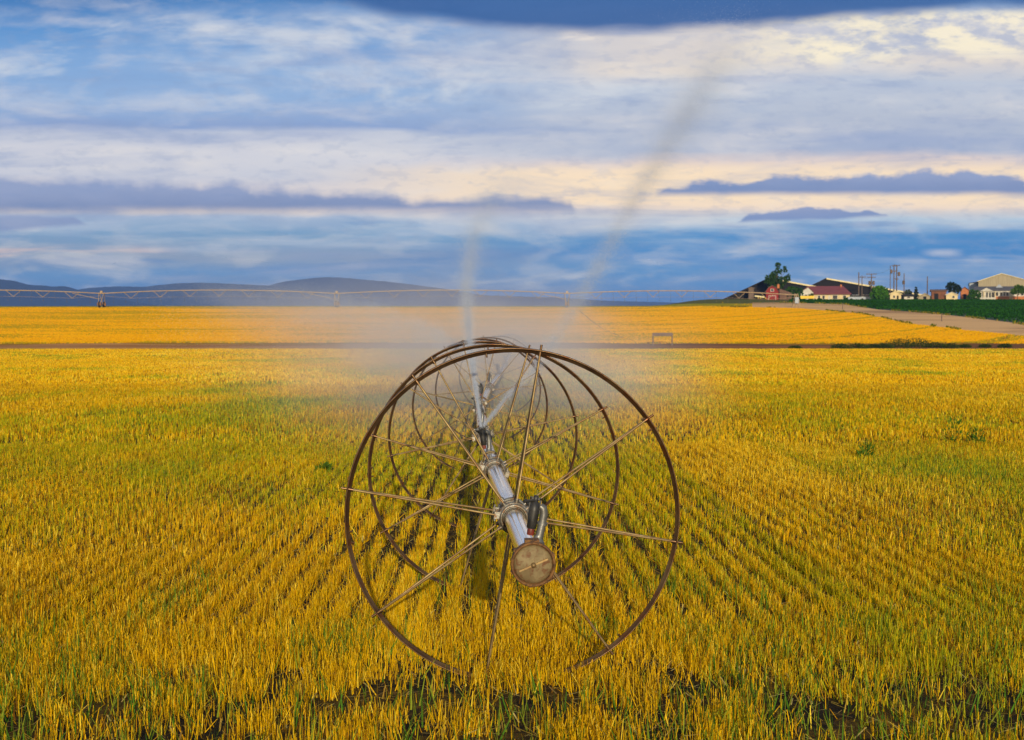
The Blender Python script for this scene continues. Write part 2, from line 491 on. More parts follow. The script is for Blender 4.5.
def dirt_mat(name, a, b, cdark, along=(0.05, 0.6), east=None):
    m, x = new_mat(name)
    g = x.n.new('ShaderNodeNewGeometry'); pos = g.outputs['Position']
    mp = x.n.new('ShaderNodeMapping'); mp.inputs['Scale'].default_value = (along[0], along[1], 1); x.l.new(pos, mp.inputs[0])
    n1 = x.noise(mp.outputs[0], 1.0, 6, 0.6); n2 = x.noise(pos, 2.2, 5, 0.65)
    c = x.mix(n2, a, b)
    if east is not None:
        sp = x.n.new('ShaderNodeSeparateXYZ'); x.l.new(pos, sp.inputs[0])
        c = x.mix(x.mul(x.ss(2, 22, sp.outputs[0]), 0.85), c, east)
    c = x.mix(x.mul(x.ss(0.47, 0.60, n1), 0.85), c, cdark)
    p = x.n.new('ShaderNodeBsdfPrincipled'); x._in(p.inputs['Base Color'], c); p.inputs['Roughness'].default_value = 0.95
    p.inputs['Specular IOR Level'].default_value = 0.1
    return surf(m, x, p.outputs[0])
M_track = dirt_mat('track_dirt', (0.42, 0.19, 0.05), (0.54, 0.28, 0.09), (0.30, 0.11, 0.02), (0.02, 0.25), (0.12, 0.042, 0.010))
M_road = dirt_mat('road_dirt', (0.66, 0.37, 0.15), (0.78, 0.48, 0.21), (0.36, 0.19, 0.08), (0.03, 0.10))

tx = np.linspace(-150, 150, 160)
edge0 = 167.5 + 2.0 * (fbm(tx / 7, tx * 0, 31, 3) - 0.5); edge1 = 188 + 5 * (fbm(tx / 9, tx * 0, 37, 3) - 0.5)
draped('dirt_track', [[(X, e0 + (e1 - e0) * k / 9) for X, e0, e1 in zip(tx, edge0, edge1)] for k in range(10)], M_track, 0.03,
       'brown dirt track running across the dip between the two stubble fields')
aa = np.linspace(sx_[0], sx_[-1], 90)
lo_ = stub_limit(aa + 1e-6); hi_ = crop_limit(aa)
hi_ = np.maximum(hi_, lo_ + 2)
lo_ = lo_ - 1.5 + 3.0 * (fbm(aa * 120, aa * 0, 811, 3) - 0.5); hi_ = hi_ + 0.5 + 5.0 * (fbm(aa * 90, aa * 0, 815, 3) - 0.5)
draped('dirt_road', [[(a * (l + (h - l) * k / 12), l + (h - l) * k / 12) for a, l, h in zip(aa, lo_, hi_)] for k in range(13)], M_road, 0.035,
       'pale bare dirt farm road curving up beside the green crop')
M_crop_soil = pbr('crop_soil', (0.012, 0.03, 0.008), (0.02, 0.045, 0.01), 0.95, scale=0.4)
aa2 = np.linspace(cx_[0], cx_[-1], 80); lo2 = crop_limit(aa2)
draped('crop_field', [[(a * (l + (377 - l) * k / 24), l + (377 - l) * k / 24) for a, l in zip(aa2, lo2)] for k in range(25)], M_crop_soil, 0.04,
       'dark green level field below the farm buildings')
# tyre track curving through the far field
tr = [ground_at(px, py) for px, py in [(642, 343.5), (622, 338), (604, 330), (592, 322), (584, 315), (578, 310)]]
trk = []
for i in range(len(tr) - 1):
    for k in range(8):
        trk.append(tr[i].lerp(tr[i+1], k / 8))
M_wt = pbr('bare_track', (0.34, 0.19, 0.012), (0.44, 0.25, 0.02), 0.95, scale=0.8)
draped('wheel_track', [[(p.x + o, p.y) for p in trk] for o in np.linspace(-0.25, 0.25, 4)], M_wt, 0.03, 'dark wheel rut curving down the far stubble slope')

# ------------------------------------------------------------------ stubble
M_straw = leafy('straw', trans=0.22)
GOLD = np.array([0.67, 0.395, 0.006]); ORNG = np.array([0.54, 0.27, 0.006]); PALE = np.array([0.80, 0.57, 0.045])
OLIV = np.array([0.40, 0.37, 0.010]); GREN = np.array([0.10, 0.20, 0.018]); DARK = np.array([0.20, 0.09, 0.010])

def blades(X, Y, width, h, lean, tip=0.35, yaw=None):
    n = len(X)
    a = RNG.uniform(0, PI, n) if yaw is None else yaw
    wx = np.cos(a) * width / 2; wy = np.sin(a) * width / 2
    la = RNG.uniform(0, 2*PI, n); lm = np.abs(RNG.normal(0, lean, n)) * h
    dx = np.cos(la) * lm; dy = np.sin(la) * lm
    Z = terrain(X, Y) - 0.01
    V = np.empty((n, 4, 3))
    V[:, 0] = np.stack([X - wx, Y - wy, Z], 1); V[:, 1] = np.stack([X + wx, Y + wy, Z], 1)
    V[:, 2] = np.stack([X + wx*tip + dx, Y + wy*tip + dy, Z + h], 1); V[:, 3] = np.stack([X - wx*tip + dx, Y - wy*tip + dy, Z + h], 1)
    return V.reshape(-1, 3)

ROWDIR = -0.013
def stub_points(y0, y1, dens, rows=True, pad=2.5, spread=0.40):
    half = lambda y: pad + spread * y
    area = (half(y0) + half(y1)) * (y1 - y0)
    n = int(area * dens)
    Y = np.sqrt(RNG.uniform(y0**2, y1**2, n)) if y0 > 5 else RNG.uniform(y0, y1, n)
    X = RNG.uniform(-1, 1, n) * half(Y)
    if rows:
        sp = 0.19
        U = X - ROWDIR * Y
        U = (np.floor(U / sp) + 0.5) * sp + RNG.normal(0, 1, n) * (0.024 + 0.05 * sstep(10.5, 8.6, Y) + 0.024 * fbm(X / 1.5, Y / 4, 751, 2))
        X = U + ROWDIR * Y
    return X, Y

def tint(X, Y, green=0.0, var=0.12):
    n = len(X)
    g = fbm(X / 3.2, Y / 7.0, 51, 4); o = fbm(X / 2.0, Y / 4.0, 77, 4); p = fbm(X / 5.0, Y / 12.0, 91, 3)
    r = RNG.uniform(0, 1, n)
    c = GOLD * np.ones((n, 1))
    def put(mask, colr):
        c[mask] = colr
    put(r < 0.30 + 0.6 * (o - 0.5), ORNG)
    put(RNG.uniform(0, 1, n) < 0.14 + 0.9 * np.clip(p - 0.5, 0, 1), PALE)
    ga = np.clip(0.14 + green + 2.0 * (g - 0.5), 0.02, 0.85)
    put(RNG.uniform(0, 1, n) < ga, OLIV)
    put(RNG.uniform(0, 1, n) < np.clip(0.03 + 1.2 * (g - 0.58), 0.015, 0.5), GREN)
    put(RNG.uniform(0, 1, n) < 0.05 + 0.5 * np.clip(fbm(X / 0.9, Y / 1.8, 691, 3) - 0.45, 0, 0.4), DARK)
    U = X - ROWDIR * Y
    rowg = vnoise(U / 0.36, Y / 22, 611)
    put(RNG.uniform(0, 1, n) < np.clip(1.6 * (rowg - 0.62), 0, 0.6) * sstep(80, 50, Y), OLIV * 0.8)
    c = c * RNG.normal(1, var, (n, 1)).clip(0.55, 1.5)
    return c

VV = []; CC = []
def zone(y0, y1, dens, wd, hh, lean=0.16, green=0.0, rows=True, keep=None, pad=2.5, turn=None):
    X, Y = stub_points(y0, y1, dens, rows, pad)
    if keep is not None:
        k = keep(X, Y); X, Y = X[k], Y[k]
    n = len(X)
    hg = hh * RNG.normal(1, 0.22, n).clip(0.45, 1.6) * (0.8 + 0.4 * fbm(X / 1.1, Y / 1.5, 12, 3))
    wdt = wd * RNG.uniform(0.6, 1.4, n)
    ln = np.full(n, lean)
    U = X - ROWDIR * Y
    hg = hg * (0.90 + 0.20 * vnoise(U / 0.30, Y / 14, 655)) * (0.82 + 0.40 * fbm(X / 1.7, Y / 2.6, 671, 3))
    loose = RNG.uniform(0, 1, n) < 0.12
    hg = np.where(loose, hg * 0.9, hg); ln = np.where(loose, 0.9, ln)
    gg = green
    # the left middle distance has more regrowth
    gl = green + 0.17 * sstep(1.0, -5.0, X) * sstep(11, 17, Y) * sstep(60, 32, Y)
    VV.append(blades(X, Y, wdt, hg, ln, yaw=None if turn is None else RNG.normal(0, turn, n))); CC.append(tint(X, Y, gl))
def keep_near(X, Y):
    gap = fbm(X / 0.55, Y / 0.30, 201, 3)
    thin = sstep(8.55, 7.9, Y) * 0.72
    furrow = fbm((X - ROWDIR*Y) / 0.27, Y / 9.0, 303, 2)
    clump = fbm(X / 0.16, Y / 0.34, 222, 3)
    patch = fbm(X / 1.3, Y / 2.6, 244, 3)
    d = np.clip(1.0 - (0.35 + 0.45 * sstep(9.6, 8.2, Y)) * sstep(0.50, 0.38, clump + 0.5 * (patch - 0.5)) - thin * sstep(0.40, 0.56, gap) - 0.56 * sstep(0.59, 0.72, furrow) * sstep(10.0, 12.0, Y) * np.minimum(1, 0.22 + 1.25 * fbm(X / 2.0, Y / 5.0, 733, 2) * sstep(3.4, 1.2, np.abs(X + 0.2) - 0.012 * Y)) * sstep(60, 35, Y), 0.03, 1)
    return RNG.uniform(0, 1, len(X)) < d
zone(6.4, 13.0, 3300, 0.0056, 0.084, 0.27, 0.05, True, keep_near, 1.5)
zone(13.0, 26.0, 1250, 0.0085, 0.090, 0.20, 0.05, True, keep_near)
zone(26.0, 55.0, 330, 0.018, 0.098, 0.16, 0.05, True, keep_near)
zone(55.0, 110., 90, 0.040, 0.11, 0.14, 0.04, False, turn=0.5)
zone(110., 168., 36, 0.08, 0.12, 0.12, -0.03, False, turn=0.5)
# fallen straw and chaff lying between the rows
X, Y = stub_points(6.4, 24, 190, False, 1.5); n = len(X)
a = RNG.uniform(0, 2*PI, n); L_ = RNG.uniform(0.03, 0.13, n); w_ = RNG.uniform(0.002, 0.0045, n)
Z = terrain(X, Y) + RNG.uniform(0.004, 0.045, n); dz = RNG.normal(0, 0.25, n) * L_
ca, sa = np.cos(a), np.sin(a); Vl = np.empty((n, 4, 3))
Vl[:, 0] = np.stack([X - ca*L_/2 - sa*w_, Y - sa*L_/2 + ca*w_, Z - dz/2], 1); Vl[:, 1] = np.stack([X - ca*L_/2 + sa*w_, Y - sa*L_/2 - ca*w_, Z - dz/2], 1)
Vl[:, 2] = np.stack([X + ca*L_/2 + sa*w_, Y + sa*L_/2 - ca*w_, Z + dz/2 + .003], 1); Vl[:, 3] = np.stack([X + ca*L_/2 - sa*w_, Y + sa*L_/2 + ca*w_, Z + dz/2 + .003], 1)
VV.append(Vl.reshape(-1, 3))
cl_ = np.array([[0.55, 0.36, 0.05], [0.42, 0.26, 0.05], [0.30, 0.19, 0.06], [0.62, 0.47, 0.14]])[RNG.integers(0, 4, n)] * RNG.uniform(0.6, 1.2, (n, 1))
CC.append(cl_)
V = np.concatenate(VV); Cc = np.concatenate(CC)
stub = quads_mesh('stubble', V, M_straw, 4, Cc)
tag(stub, 'golden cut grain stubble with green regrowth covering the near field', 'stubble', kind='stuff')

# far slope
X, Y = stub_points(189, 349, 15, False, 6, 0.40)
k = Y < stub_limit(X / Y) - RNG.uniform(0, 1.2, len(X)); X, Y = X[k], Y[k]
tx_, ty_ = np.array([p.x for p in trk]), np.array([p.y for p in trk])
o_ = np.argsort(ty_); near_tr = np.abs(X - np.interp(Y, ty_[o_], tx_[o_], left=999, right=999)) > 0.18
X, Y = X[near_tr], Y[near_tr]
# swaths bend across the slope
sw = X * 0.35 + 0.006 * (X + 20) ** 2 - Y * 0.9 + 5 * fbm(X / 30, Y / 30, 401, 2)
sw2 = X * 0.9 - 0.004 * (X - 30) ** 2 + Y * 0.55
line = np.maximum(vnoise(sw / 1.5, X / 90, 411), vnoise(sw2 / 2.6, Y / 70, 415) * sstep(10, 40, X))
k = RNG.uniform(0, 1, len(X)) > 0.75 * sstep(0.80, 0.93, line); X, Y = X[k], Y[k]
n = len(X)
line = np.maximum(vnoise((X * 0.35 + 0.006 * (X + 20) ** 2 - Y * 0.9 + 5 * fbm(X / 30, Y / 30, 401, 2)) / 1.5, X / 90, 411), 0)
cF = np.array([0.66, 0.335, 0.001]) * np.ones((n, 1))
r = RNG.uniform(0, 1, n)
cF[r < 0.22 + 0.5 * (fbm(X / 22, Y / 6, 437, 3) - 0.5)] = np.array([0.56, 0.265, 0.001]); cF[r > 0.88] = np.array([0.70, 0.40, 0.002])
gp = fbm(X / 26, Y / 5, 431, 4)
gm = RNG.uniform(0, 1, n) < np.clip(2.6 * (gp - 0.49) * (0.35 + 0.65 * sstep(60, 0, X)) + 0.95 * sstep(0.58, 0.82, line), 0, 0.85)
cF[gm] = np.array([0.34, 0.24, 0.006])
gs = (RNG.uniform(0, 1, n) < sstep(322, 336, Y + 6 * (fbm(X / 12, Y / 8, 441, 2) - 0.5)) * sstep(62, 48, X))
cF[gs] = np.array([0.20, 0.19, 0.018])
cF *= RNG.normal(1, 0.04, (n, 1)).clip(0.7, 1.3)
Vf = blades(X, Y, 0.20 * RNG.uniform(0.6, 1.4, n), 0.14 * RNG.uniform(0.8, 1.2, n), 0.10, 0.8, RNG.normal(0, 0.35, n))
fs_ = quads_mesh('far_stubble', Vf, M_straw, 4, cF)
tag(fs_, 'bright orange gold stubble on the slope beyond the dirt track', 'stubble', kind='stuff')

# green grass blades among the nearest stubble
X, Y = stub_points(6.4, 12, 420, False, 1.5)
k = RNG.uniform(0, 1, len(X)) < np.clip(3.0 * (fbm(X / 0.6, Y / 0.8, 501, 3) - 0.50), 0, 1) + 0.35 * sstep(8.6, 7.6, Y); X, Y = X[k], Y[k]
n = len(X)
cG = np.where((RNG.uniform(0, 1, n) < 0.5)[:, None], np.array([0.07, 0.17, 0.015]), np.array([0.20, 0.24, 0.02])) * RNG.uniform(0.7, 1.3, (n, 1))
gr = quads_mesh('grass', blades(X, Y, 0.008 * RNG.uniform(0.7, 1.5, n), 0.15 * RNG.uniform(0.5, 1.3, n), 0.4, 0.15), M_straw, 4, cG)
tag(gr, 'fresh green grass blades sprouting through the nearest stubble', 'grass', kind='stuff')

# green crop tufts
n = 60000
A = RNG.uniform(cx_[0], cx_[-1], n); lo = crop_limit(A); Y = lo + (377 - lo) * np.sqrt(RNG.uniform(0, 1, n)); X = A * Y
cC = np.array([0.014, 0.062, 0.002]) * RNG.normal(1, 0.25, (n, 1)).clip(0.4, 1.8) * (0.7 + 0.7 * fbm(X / 14, Y / 5, 601, 3))[:, None]
crop = quads_mesh('crop', blades(X, Y, 0.5 * RNG.uniform(0.6, 1.4, n), 0.35 * RNG.uniform(0.6, 1.3, n), 0.5, 0.5), M_straw, 4, cC)
tag(crop, 'dense dark green crop leaves in front of the farm', 'crop', kind='stuff')

# ragged grass along both edges of the dirt road
n = 5000
A = RNG.uniform(sx_[0] - 0.02, sx_[-1], n); side = RNG.uniform(0, 1, n) < 0.55
base_ = np.where(side, stub_limit(np.maximum(A, sx_[0] + 1e-6)), crop_limit(A))
Y = base_ + RNG.normal(0, 1.3, n); k = fbm(A * 160, side * 7.0, 821, 3) > 0.46; A, Y = A[k], Y[k]; X = A * Y; n = len(X)
cV = np.where((RNG.uniform(0, 1, n) < 0.6)[:, None], np.array([0.10, 0.12, 0.010]), np.array([0.26, 0.18, 0.012])) * RNG.uniform(0.7, 1.3, (n, 1))
vg = quads_mesh('grass', blades(X, Y, 0.30 * RNG.uniform(0.6, 1.4, n), 0.30 * RNG.uniform(0.5, 1.3, n), 0.3, 0.4), M_straw, 4, cV)
tag(vg, 'ragged olive grass along the edges of the dirt road', 'grass', kind='stuff')

# ------------------------------------------------------------------ hills
M_hill = pbr('haze_tinted_scrub', (0.008, 0.011, 0.020), (0.016, 0.018, 0.026), 0.95, scale=0.004, spec=0.1)  # dark scrub, with some blue of the distant haze mixed into its colour
def hill(name, prof, Y, depth, label):
    """prof of (px,py) silhouettes at depth Y -> a ridge falling off toward and away from the viewer"""
    px = np.array([p[0] for p in prof], float); py = np.array([p[1] for p in prof], float)
    q = np.linspace(px[0], px[-1], 160)
    top = np.interp(q, px, py)
    top = np.convolve(np.pad(top, 2, mode='edge'), np.ones(5)/5, mode='valid') + (vnoise(q / 3.0, q*0, 77) - 0.5) * 0.5
    Xq = (q - 512) / F * Y; H = EYE + (332 - top) / F * Y
    base = -8.0
    prof_d = [(-1, 0), (-0.75, .16), (-0.5, .42), (-0.28, .72), (-0.12, .92), (0, 1), (0.2, .95), (0.6, .6), (1, 0)]
    V = []
    for d, s in prof_d:
        for i in range(len(q)):
            gully = 1 + 0.16 * (fbm(np.array([q[i] / 14.0]), np.array([d * 2.0]), 66, 3)[0] - 0.5) * (1 if d < -0.05 else 0)
            V.append((Xq[i], Y + d * depth, base + (H[i] - base) * s * gully if s < 1 else H[i]))
    nc = len(q); fs = [(i*nc+j, i*nc+j+1, (i+1)*nc+j+1, (i+1)*nc+j) for i in range(len(prof_d)-1) for j in range(nc-1)]
    me = bpy.data.meshes.new(name); me.from_pydata(V, [], fs); me.polygons.foreach_set('use_smooth', [True]*len(fs))
    me.materials.append(M_hill); me.update()
    o = bpy.data.objects.new(name, me); COL.objects.link(o); o['kind'] = 'structure'; o['label'] = label
    return o
hill('hills', [(-400, 292), (-260, 283), (-150, 276), (-40, 278), (0, 279.4), (16, 280.5), (30, 286), (42, 284.8), (54, 287.6), (66, 284.8), (78, 291), (100, 296), (160, 306)], 5200, 700,
     'dark blue knobbly hills at the far left')
hill('hills', [(20, 304), (60, 294), (84, 288.3), (117, 286.4), (145, 287), (173, 283.6), (201, 282.6), (240, 284.2), (269, 285.6), (330, 291), (400, 305)], 6300, 900,
     'low blue ridge behind the left irrigation tower')
hill('hills', [(230, 303), (262, 288), (278.6, 282.5), (310, 278.3), (327, 277), (349, 278.3), (391, 282), (427, 286.4), (457, 290.5), (480, 295), (520, 296.5), (562, 297.7), (603, 300.5), (671, 302.6), (720, 305)], 7000, 1000,
     'broad flat topped blue butte behind the middle tower')

# ------------------------------------------------------------------ wheel line
M_galv = pbr('galvanised_pipe', (0.93, 0.93, 0.92), (0.86, 0.86, 0.86), 0.14, 1.0, scale=3, stretch=(5, 0.4, 5))
M_clamp = pbr('weathered_clamp', (0.22, 0.22, 0.20), (0.12, 0.10, 0.07), 0.5, 0.7, scale=18, bump=0.3, c3=(0.14, 0.07, 0.03))
M_rim = pbr('rusty_rim', (0.17, 0.10, 0.046), (0.085, 0.045, 0.022), 0.34, 0.75, scale=4, c3=(0.13, 0.05, 0.018), bump=0.2, bscale=50)
M_spoke = pbr('dull_spoke', (0.31, 0.22, 0.09), (0.20, 0.13, 0.055), 0.5, 0.55, scale=6, c3=(0.20, 0.10, 0.035))
M_cap = pbr('stained_cap', (0.23, 0.175, 0.085), (0.14, 0.10, 0.045), 0.75, 0.0, scale=13, c3=(0.12, 0.05, 0.018))
M_rust = pbr('rust', (0.12, 0.05, 0.018), (0.22, 0.11, 0.035), 0.75, 0.3, scale=22, c3=(0.05, 0.028, 0.015), bump=0.4)
M_black = pbr('black_plastic', (0.012, 0.012, 0.013), (0.03, 0.028, 0.025), 0.45, 0.0, scale=20)
M_red = pbr('red_plastic', (0.24, 0.03, 0.015), (0.12, 0.02, 0.012), 0.45, 0.0, scale=20)
M_grey = pbr('grey_elbow', (0.20, 0.20, 0.19), (0.12, 0.115, 0.10), 0.45, 0.6, scale=14, bump=0.2)

RW = 0.956
# (px, py, radius in px) of every wheel, straight-on size gives the distance
WH = [(513, 512, 168), (494, 467, 126), (483, 434, 95), (480, 405, 68), (488, 389, 53), (499, 375, 40), (505, 364, 30), (509, 355.5, 22), (511, 349, 16)]
wp = [Vector(((cx - 512) / F * (F * RW / r), F * RW / r, RW - 0.003)) for cx, cy, r in WH]
d0 = (wp[0] - wp[1]).normalized()
cap_p = wp[0] + d0 * (wp[0].y - 6.72) / abs(d0.y)
root = thing('wheel_line_sprinkler', 'long wheeled irrigation line with rusty spoked wheels and silver pipe in the stubble', 'sprinkler line', (cap_p.x, cap_p.y, 0))
O = root.location.copy()

# pipe runs
PR = 0.0585
path = [cap_p] + wp
b = MB()
b.tube([cap_p.lerp(wp[0], 0.03) - O, wp[0] - O], PR, 28); b.build('pipe', M_galv, root)
for i in range(len(wp) - 1):
    b = MB(); a_, c_ = wp[i] - O, wp[i+1] - O
    b.tube([a_, c_], PR, 24 if i < 3 else 12); b.build('pipe', M_galv, root)

# end cap
ax = -(cap_p - wp[0]).normalized()      # pointing away from the viewer
yaw0 = math.atan2(-ax.x, ax.y)
b = MB()
b.lathe_y([(0.002, -0.004), (0.03, -0.003), (0.055, 0.001), (0.072, 0.006), (0.081, 0.012), (0.086, 0.018), (0.088, 0.024)], 48)
capo = b.build('end_cap', M_cap, root, cap_p - O); capo.rotation_euler = (0, 0, yaw0)
b = MB(); b.lathe_y([(0.0865, 0.022), (0.090, 0.004), (0.097, 0.000), (0.1015, 0.006), (0.1015, 0.024), (0.096, 0.030), (0.092, 0.045), (0.098, 0.055), (0.098, 0.075), (0.085, 0.095), (0.066, 0.115), (0.0605, 0.16), (0.058, 0.162)], 48)
for k in range(6):
    a_ = k * PI / 3 + 0.4
    b.tube([(0.098*math.cos(a_), 0.02, 0.098*math.sin(a_)), (0.098*math.cos(a_), 0.075, 0.098*math.sin(a_))], 0.010, 6)
b.box(-0.035, 0.03, 0.05, 0.12, 0.085, 0.106)
b.build('rim_band', M_rust, capo)
b = MB(); rot = Matrix.Rotation(R(-23), 3, 'Y')
b.box(-0.070, 0.070, -0.012, 0.002, -0.004, 0.004, rot)
b.build('crossbar', M_spoke, capo)
b = MB(); b.lathe_y([(0, -0.026), (0.008, -0.025), (0.011, -0.020), (0.012, -0.008), (0.012, 0.004)], 12)
b.build('bolt', M_spoke, capo)
b = MB(); b.lathe_y([(0.0605, 0.165), (0.071, 0.168), (0.073, 0.19), (0.071, 0.21), (0.0605, 0.213)], 32)
b.build('coupler', M_rust, root, cap_p - O).rotation_euler = (0, 0, yaw0)

# one wheel, axis along local Y
def make_wheel():
    b = MB()
    N = 112
    # rolled band with a standing inner web
    b.lathe_y([(RW, -0.020), (RW + 0.003, 0.0), (RW, 0.020), (RW - 0.006, 0.020), (RW - 0.007, 0.005), (RW - 0.022, 0.005), (RW - 0.025, 0.0), (RW - 0.022, -0.005), (RW - 0.007, -0.005), (RW - 0.006, -0.020)], N, closed=True)
    for k in range(8):
        a = k * PI / 4
        c, s = math.cos(a), math.sin(a)
        b.tube([(c*(RW-0.03), 0, s*(RW-0.03)), (c*(RW+0.032), 0, s*(RW+0.032))], 0.007, 8)
        b.tube([(c*(RW-0.034), 0, s*(RW-0.034)), (c*(RW-0.012), 0, s*(RW-0.012))], 0.013, 6)
    for a in (0.72, 0.80, 1.9, 3.4, 3.47, 4.7, 5.6):     # clips on the inner edge
        c, s = math.cos(a), math.sin(a)
        b.tube([(c*(RW-0.02), 0, s*(RW-0.02)), (c*(RW-0.042), -0.004, s*(RW-0.042))], 0.006, 6)
    wh = b.build('wheel', M_rim)
    b = MB()
    b.lathe_y([(PR + 0.002, -0.135), (0.071, -0.133), (0.073, -0.09), (0.070, -0.05), (0.070, 0.05), (0.073, 0.09), (0.071, 0.133), (PR + 0.002, 0.135)], 32)
    for yy in (-0.11, 0.11):
        b.lathe_y([(0.070, yy - 0.012), (0.088, yy - 0.012), (0.093, yy - 0.006), (0.093, yy + 0.006), (0.088, yy + 0.012), (0.070, yy + 0.012)], 32)
        b.lathe_y([(0.070, yy - 0.034), (0.080, yy - 0.034), (0.083, yy - 0.027), (0.080, yy - 0.020), (0.070, yy - 0.020)], 32)
    for yy in (-0.11, 0.11):
        for k in range(8):
            a = k * PI / 4 + (0.0)
            b.tube([(0.082*math.cos(a), yy, 0.082*math.sin(a)), (0.108*math.cos(a), yy, 0.108*math.sin(a))], 0.0125, 8)
        for s_ in (-1, 1):
            b.box(s_*0.095 - 0.018, s_*0.095 + 0.018, yy - 0.014, yy + 0.014, -0.02, 0.02)
            b.tube([(s_*0.105, yy, -0.034), (s_*0.105, yy, 0.034)], 0.007, 8)
    b.build('hub_clamp', M_clamp, wh)
    for k in range(8):
        a = k * PI / 4; c, s = math.cos(a), math.sin(a)
        b = MB()
        for yy in (-0.11, 0.11):
            b.tube([(c*0.10, yy, s*0.10), (c*(RW-0.02), yy*0.03, s*(RW-0.02))], 0.0062, 8)
        b.build('spoke', M_spoke, wh)
    return wh
proto = make_wheel()
rolls = [-9.5, -16.0, 12.0, 31.0, 5.0, 22.0, 38.0, 10.0, 27.0]
for i, p in enumerate(wp):
    o = proto if i == 0 else copy_tree(proto)
    o.parent = root; o.location = p - O
    q = (wp[min(i+1, len(wp)-1)] - wp[max(i-1, 0)]).normalized()
    o.rotation_euler = (0, -R(rolls[i]), math.atan2(-q.x, q.y))
    # roll about +Y: positive roll turns X towards -Z, so a picture angle needs the minus sign

# sprinklers (riser, head, nozzle, weight)
def make_sprinkler():
    b = MB()
    b.lathe_z([(0.030, -0.01), (0.032, 0.02), (0.024, 0.03), (0.020, 0.05)], 16)
    b.tube([(0, 0, 0.0), (0.004, 0.0, 0.05), (0.008, 0, 0.12), (0.008, 0, 0.155), (0.0, 0, 0.178), (-0.014, 0, 0.186)], [0.022, 0.0205, 0.0195, 0.0195, 0.0195, 0.017], 14)
    b.tube([(0.008, 0, 0.10), (0.008, 0, 0.112)], 0.025, 14)
    sp = b.build('sprinkler', M_grey)
    b = MB()
    b.lathe_z([(0.0, 0.235), (0.010, 0.234), (0.014, 0.222), (0.013, 0.205), (0.024, 0.200), (0.027, 0.16), (0.024, 0.115), (0.022, 0.078), (0.014, 0.074)], 14, (-0.040, 0.0, 0))
    b.box(-0.068, -0.060, -0.009, 0.009, 0.150, 0.222); b.box(-0.020, -0.012, -0.009, 0.009, 0.150, 0.222); b.box(-0.068, -0.012, -0.009, 0.009, 0.214, 0.224)
    b.tube([(-0.04, -0.005, 0.21), (-0.075, -0.03, 0.206), (-0.095, -0.045, 0.20)], [0.007, 0.006, 0.008], 8)
    b.build('impact_head', M_black, sp)
    b = MB()
    b.lathe_z([(0.015, 0.045), (0.017, 0.05), (0.017, 0.09), (0.013, 0.095)], 12, (-0.040, 0, 0))
    b.build('swivel_body', M_red, sp)
    b = MB(); b.tube([(-0.045, 0, 0.172), (-0.072, 0.018, 0.19), (-0.090, 0.03, 0.202)], [0.011, 0.010, 0.006], 10); b.build('nozzle', M_black, sp)
    return sp
spr0 = make_sprinkler()
def on_pipe(Y):
    for i in range(len(path) - 1):
        if path[i].y <= Y <= path[i+1].y or i == len(path) - 2:
            t = (Y - path[i].y) / (path[i+1].y - path[i].y); return path[i].lerp(path[i+1], t)
for i, (Y, tilt, yw) in enumerate([(7.02, 9, 0), (12.35, -6, 20), (15.9, 4, 60), (18.4, -5, 10), (22.6, 0, 70), (28.6, 5, 30), (37, -4, 0), (50, 0, 0)]):
    o = spr0 if i == 0 else copy_tree(spr0)
    p = on_pipe(Y); o.parent = root; o.location = p - O + Vector((0.036 if i == 0 else -0.01, 0, PR * 0.75))
    o.rotation_euler = (0, R(tilt), R(yw))
    b = MB(); b.lathe_y([(0.0605, -0.05), (0.068, -0.048), (0.070, -0.03), (0.066, -0.02), (0.066, 0.02), (0.070, 0.03), (0.068, 0.048), (0.0605, 0.05)], 24)
    if i: b.build('coupler', M_rust if i != 1 else M_cap, root, p - O)

# ------------------------------------------------------------------ water
def water_mat():
    m, x = new_mat('water_drops')
    d = x.n.new('ShaderNodeBsdfDiffuse'); d.inputs[0].default_value = (0.74, 0.79, 0.88, 1)
    t = x.n.new('ShaderNodeBsdfTranslucent'); t.inputs[0].default_value = (0.74, 0.79, 0.88, 1)
    mx = x.n.new('ShaderNodeMixShader'); mx.inputs[0].default_value = 0.5
    x.l.new(d.outputs[0], mx.inputs[1]); x.l.new(t.outputs[0], mx.inputs[2])
    g = x.n.new('ShaderNodeBsdfGlossy'); g.inputs[1].default_value = 0.15; g.inputs[0].default_value = (0.8, 0.8, 0.8, 1)
    m2 = x.n.new('ShaderNodeMixShader'); m2.inputs[0].default_value = 0.06
    x.l.new(mx.outputs[0], m2.inputs[1]); x.l.new(g.outputs[0], m2.inputs[2])
    return surf(m, x, m2.outputs[0])
M_water = water_mat()
OCT = np.array([(1,0,0),(-1,0,0),(0,1,0),(0,-1,0),(0,0,1),(0,0,-1)], float)
OF = np.array([(0,2,4),(2,1,4),(1,3,4),(3,0,4),(2,0,5),(1,2,5),(3,1,5),(0,3,5)])
def droplets(name, P, rad, label, cat):
    n = len(P)
    V = P[:, None, :] + OCT[None, OF.ravel(), :] * rad[:, None, None]
    o = quads_mesh(name, V.reshape(-1, 3), M_water, 3)
    return o
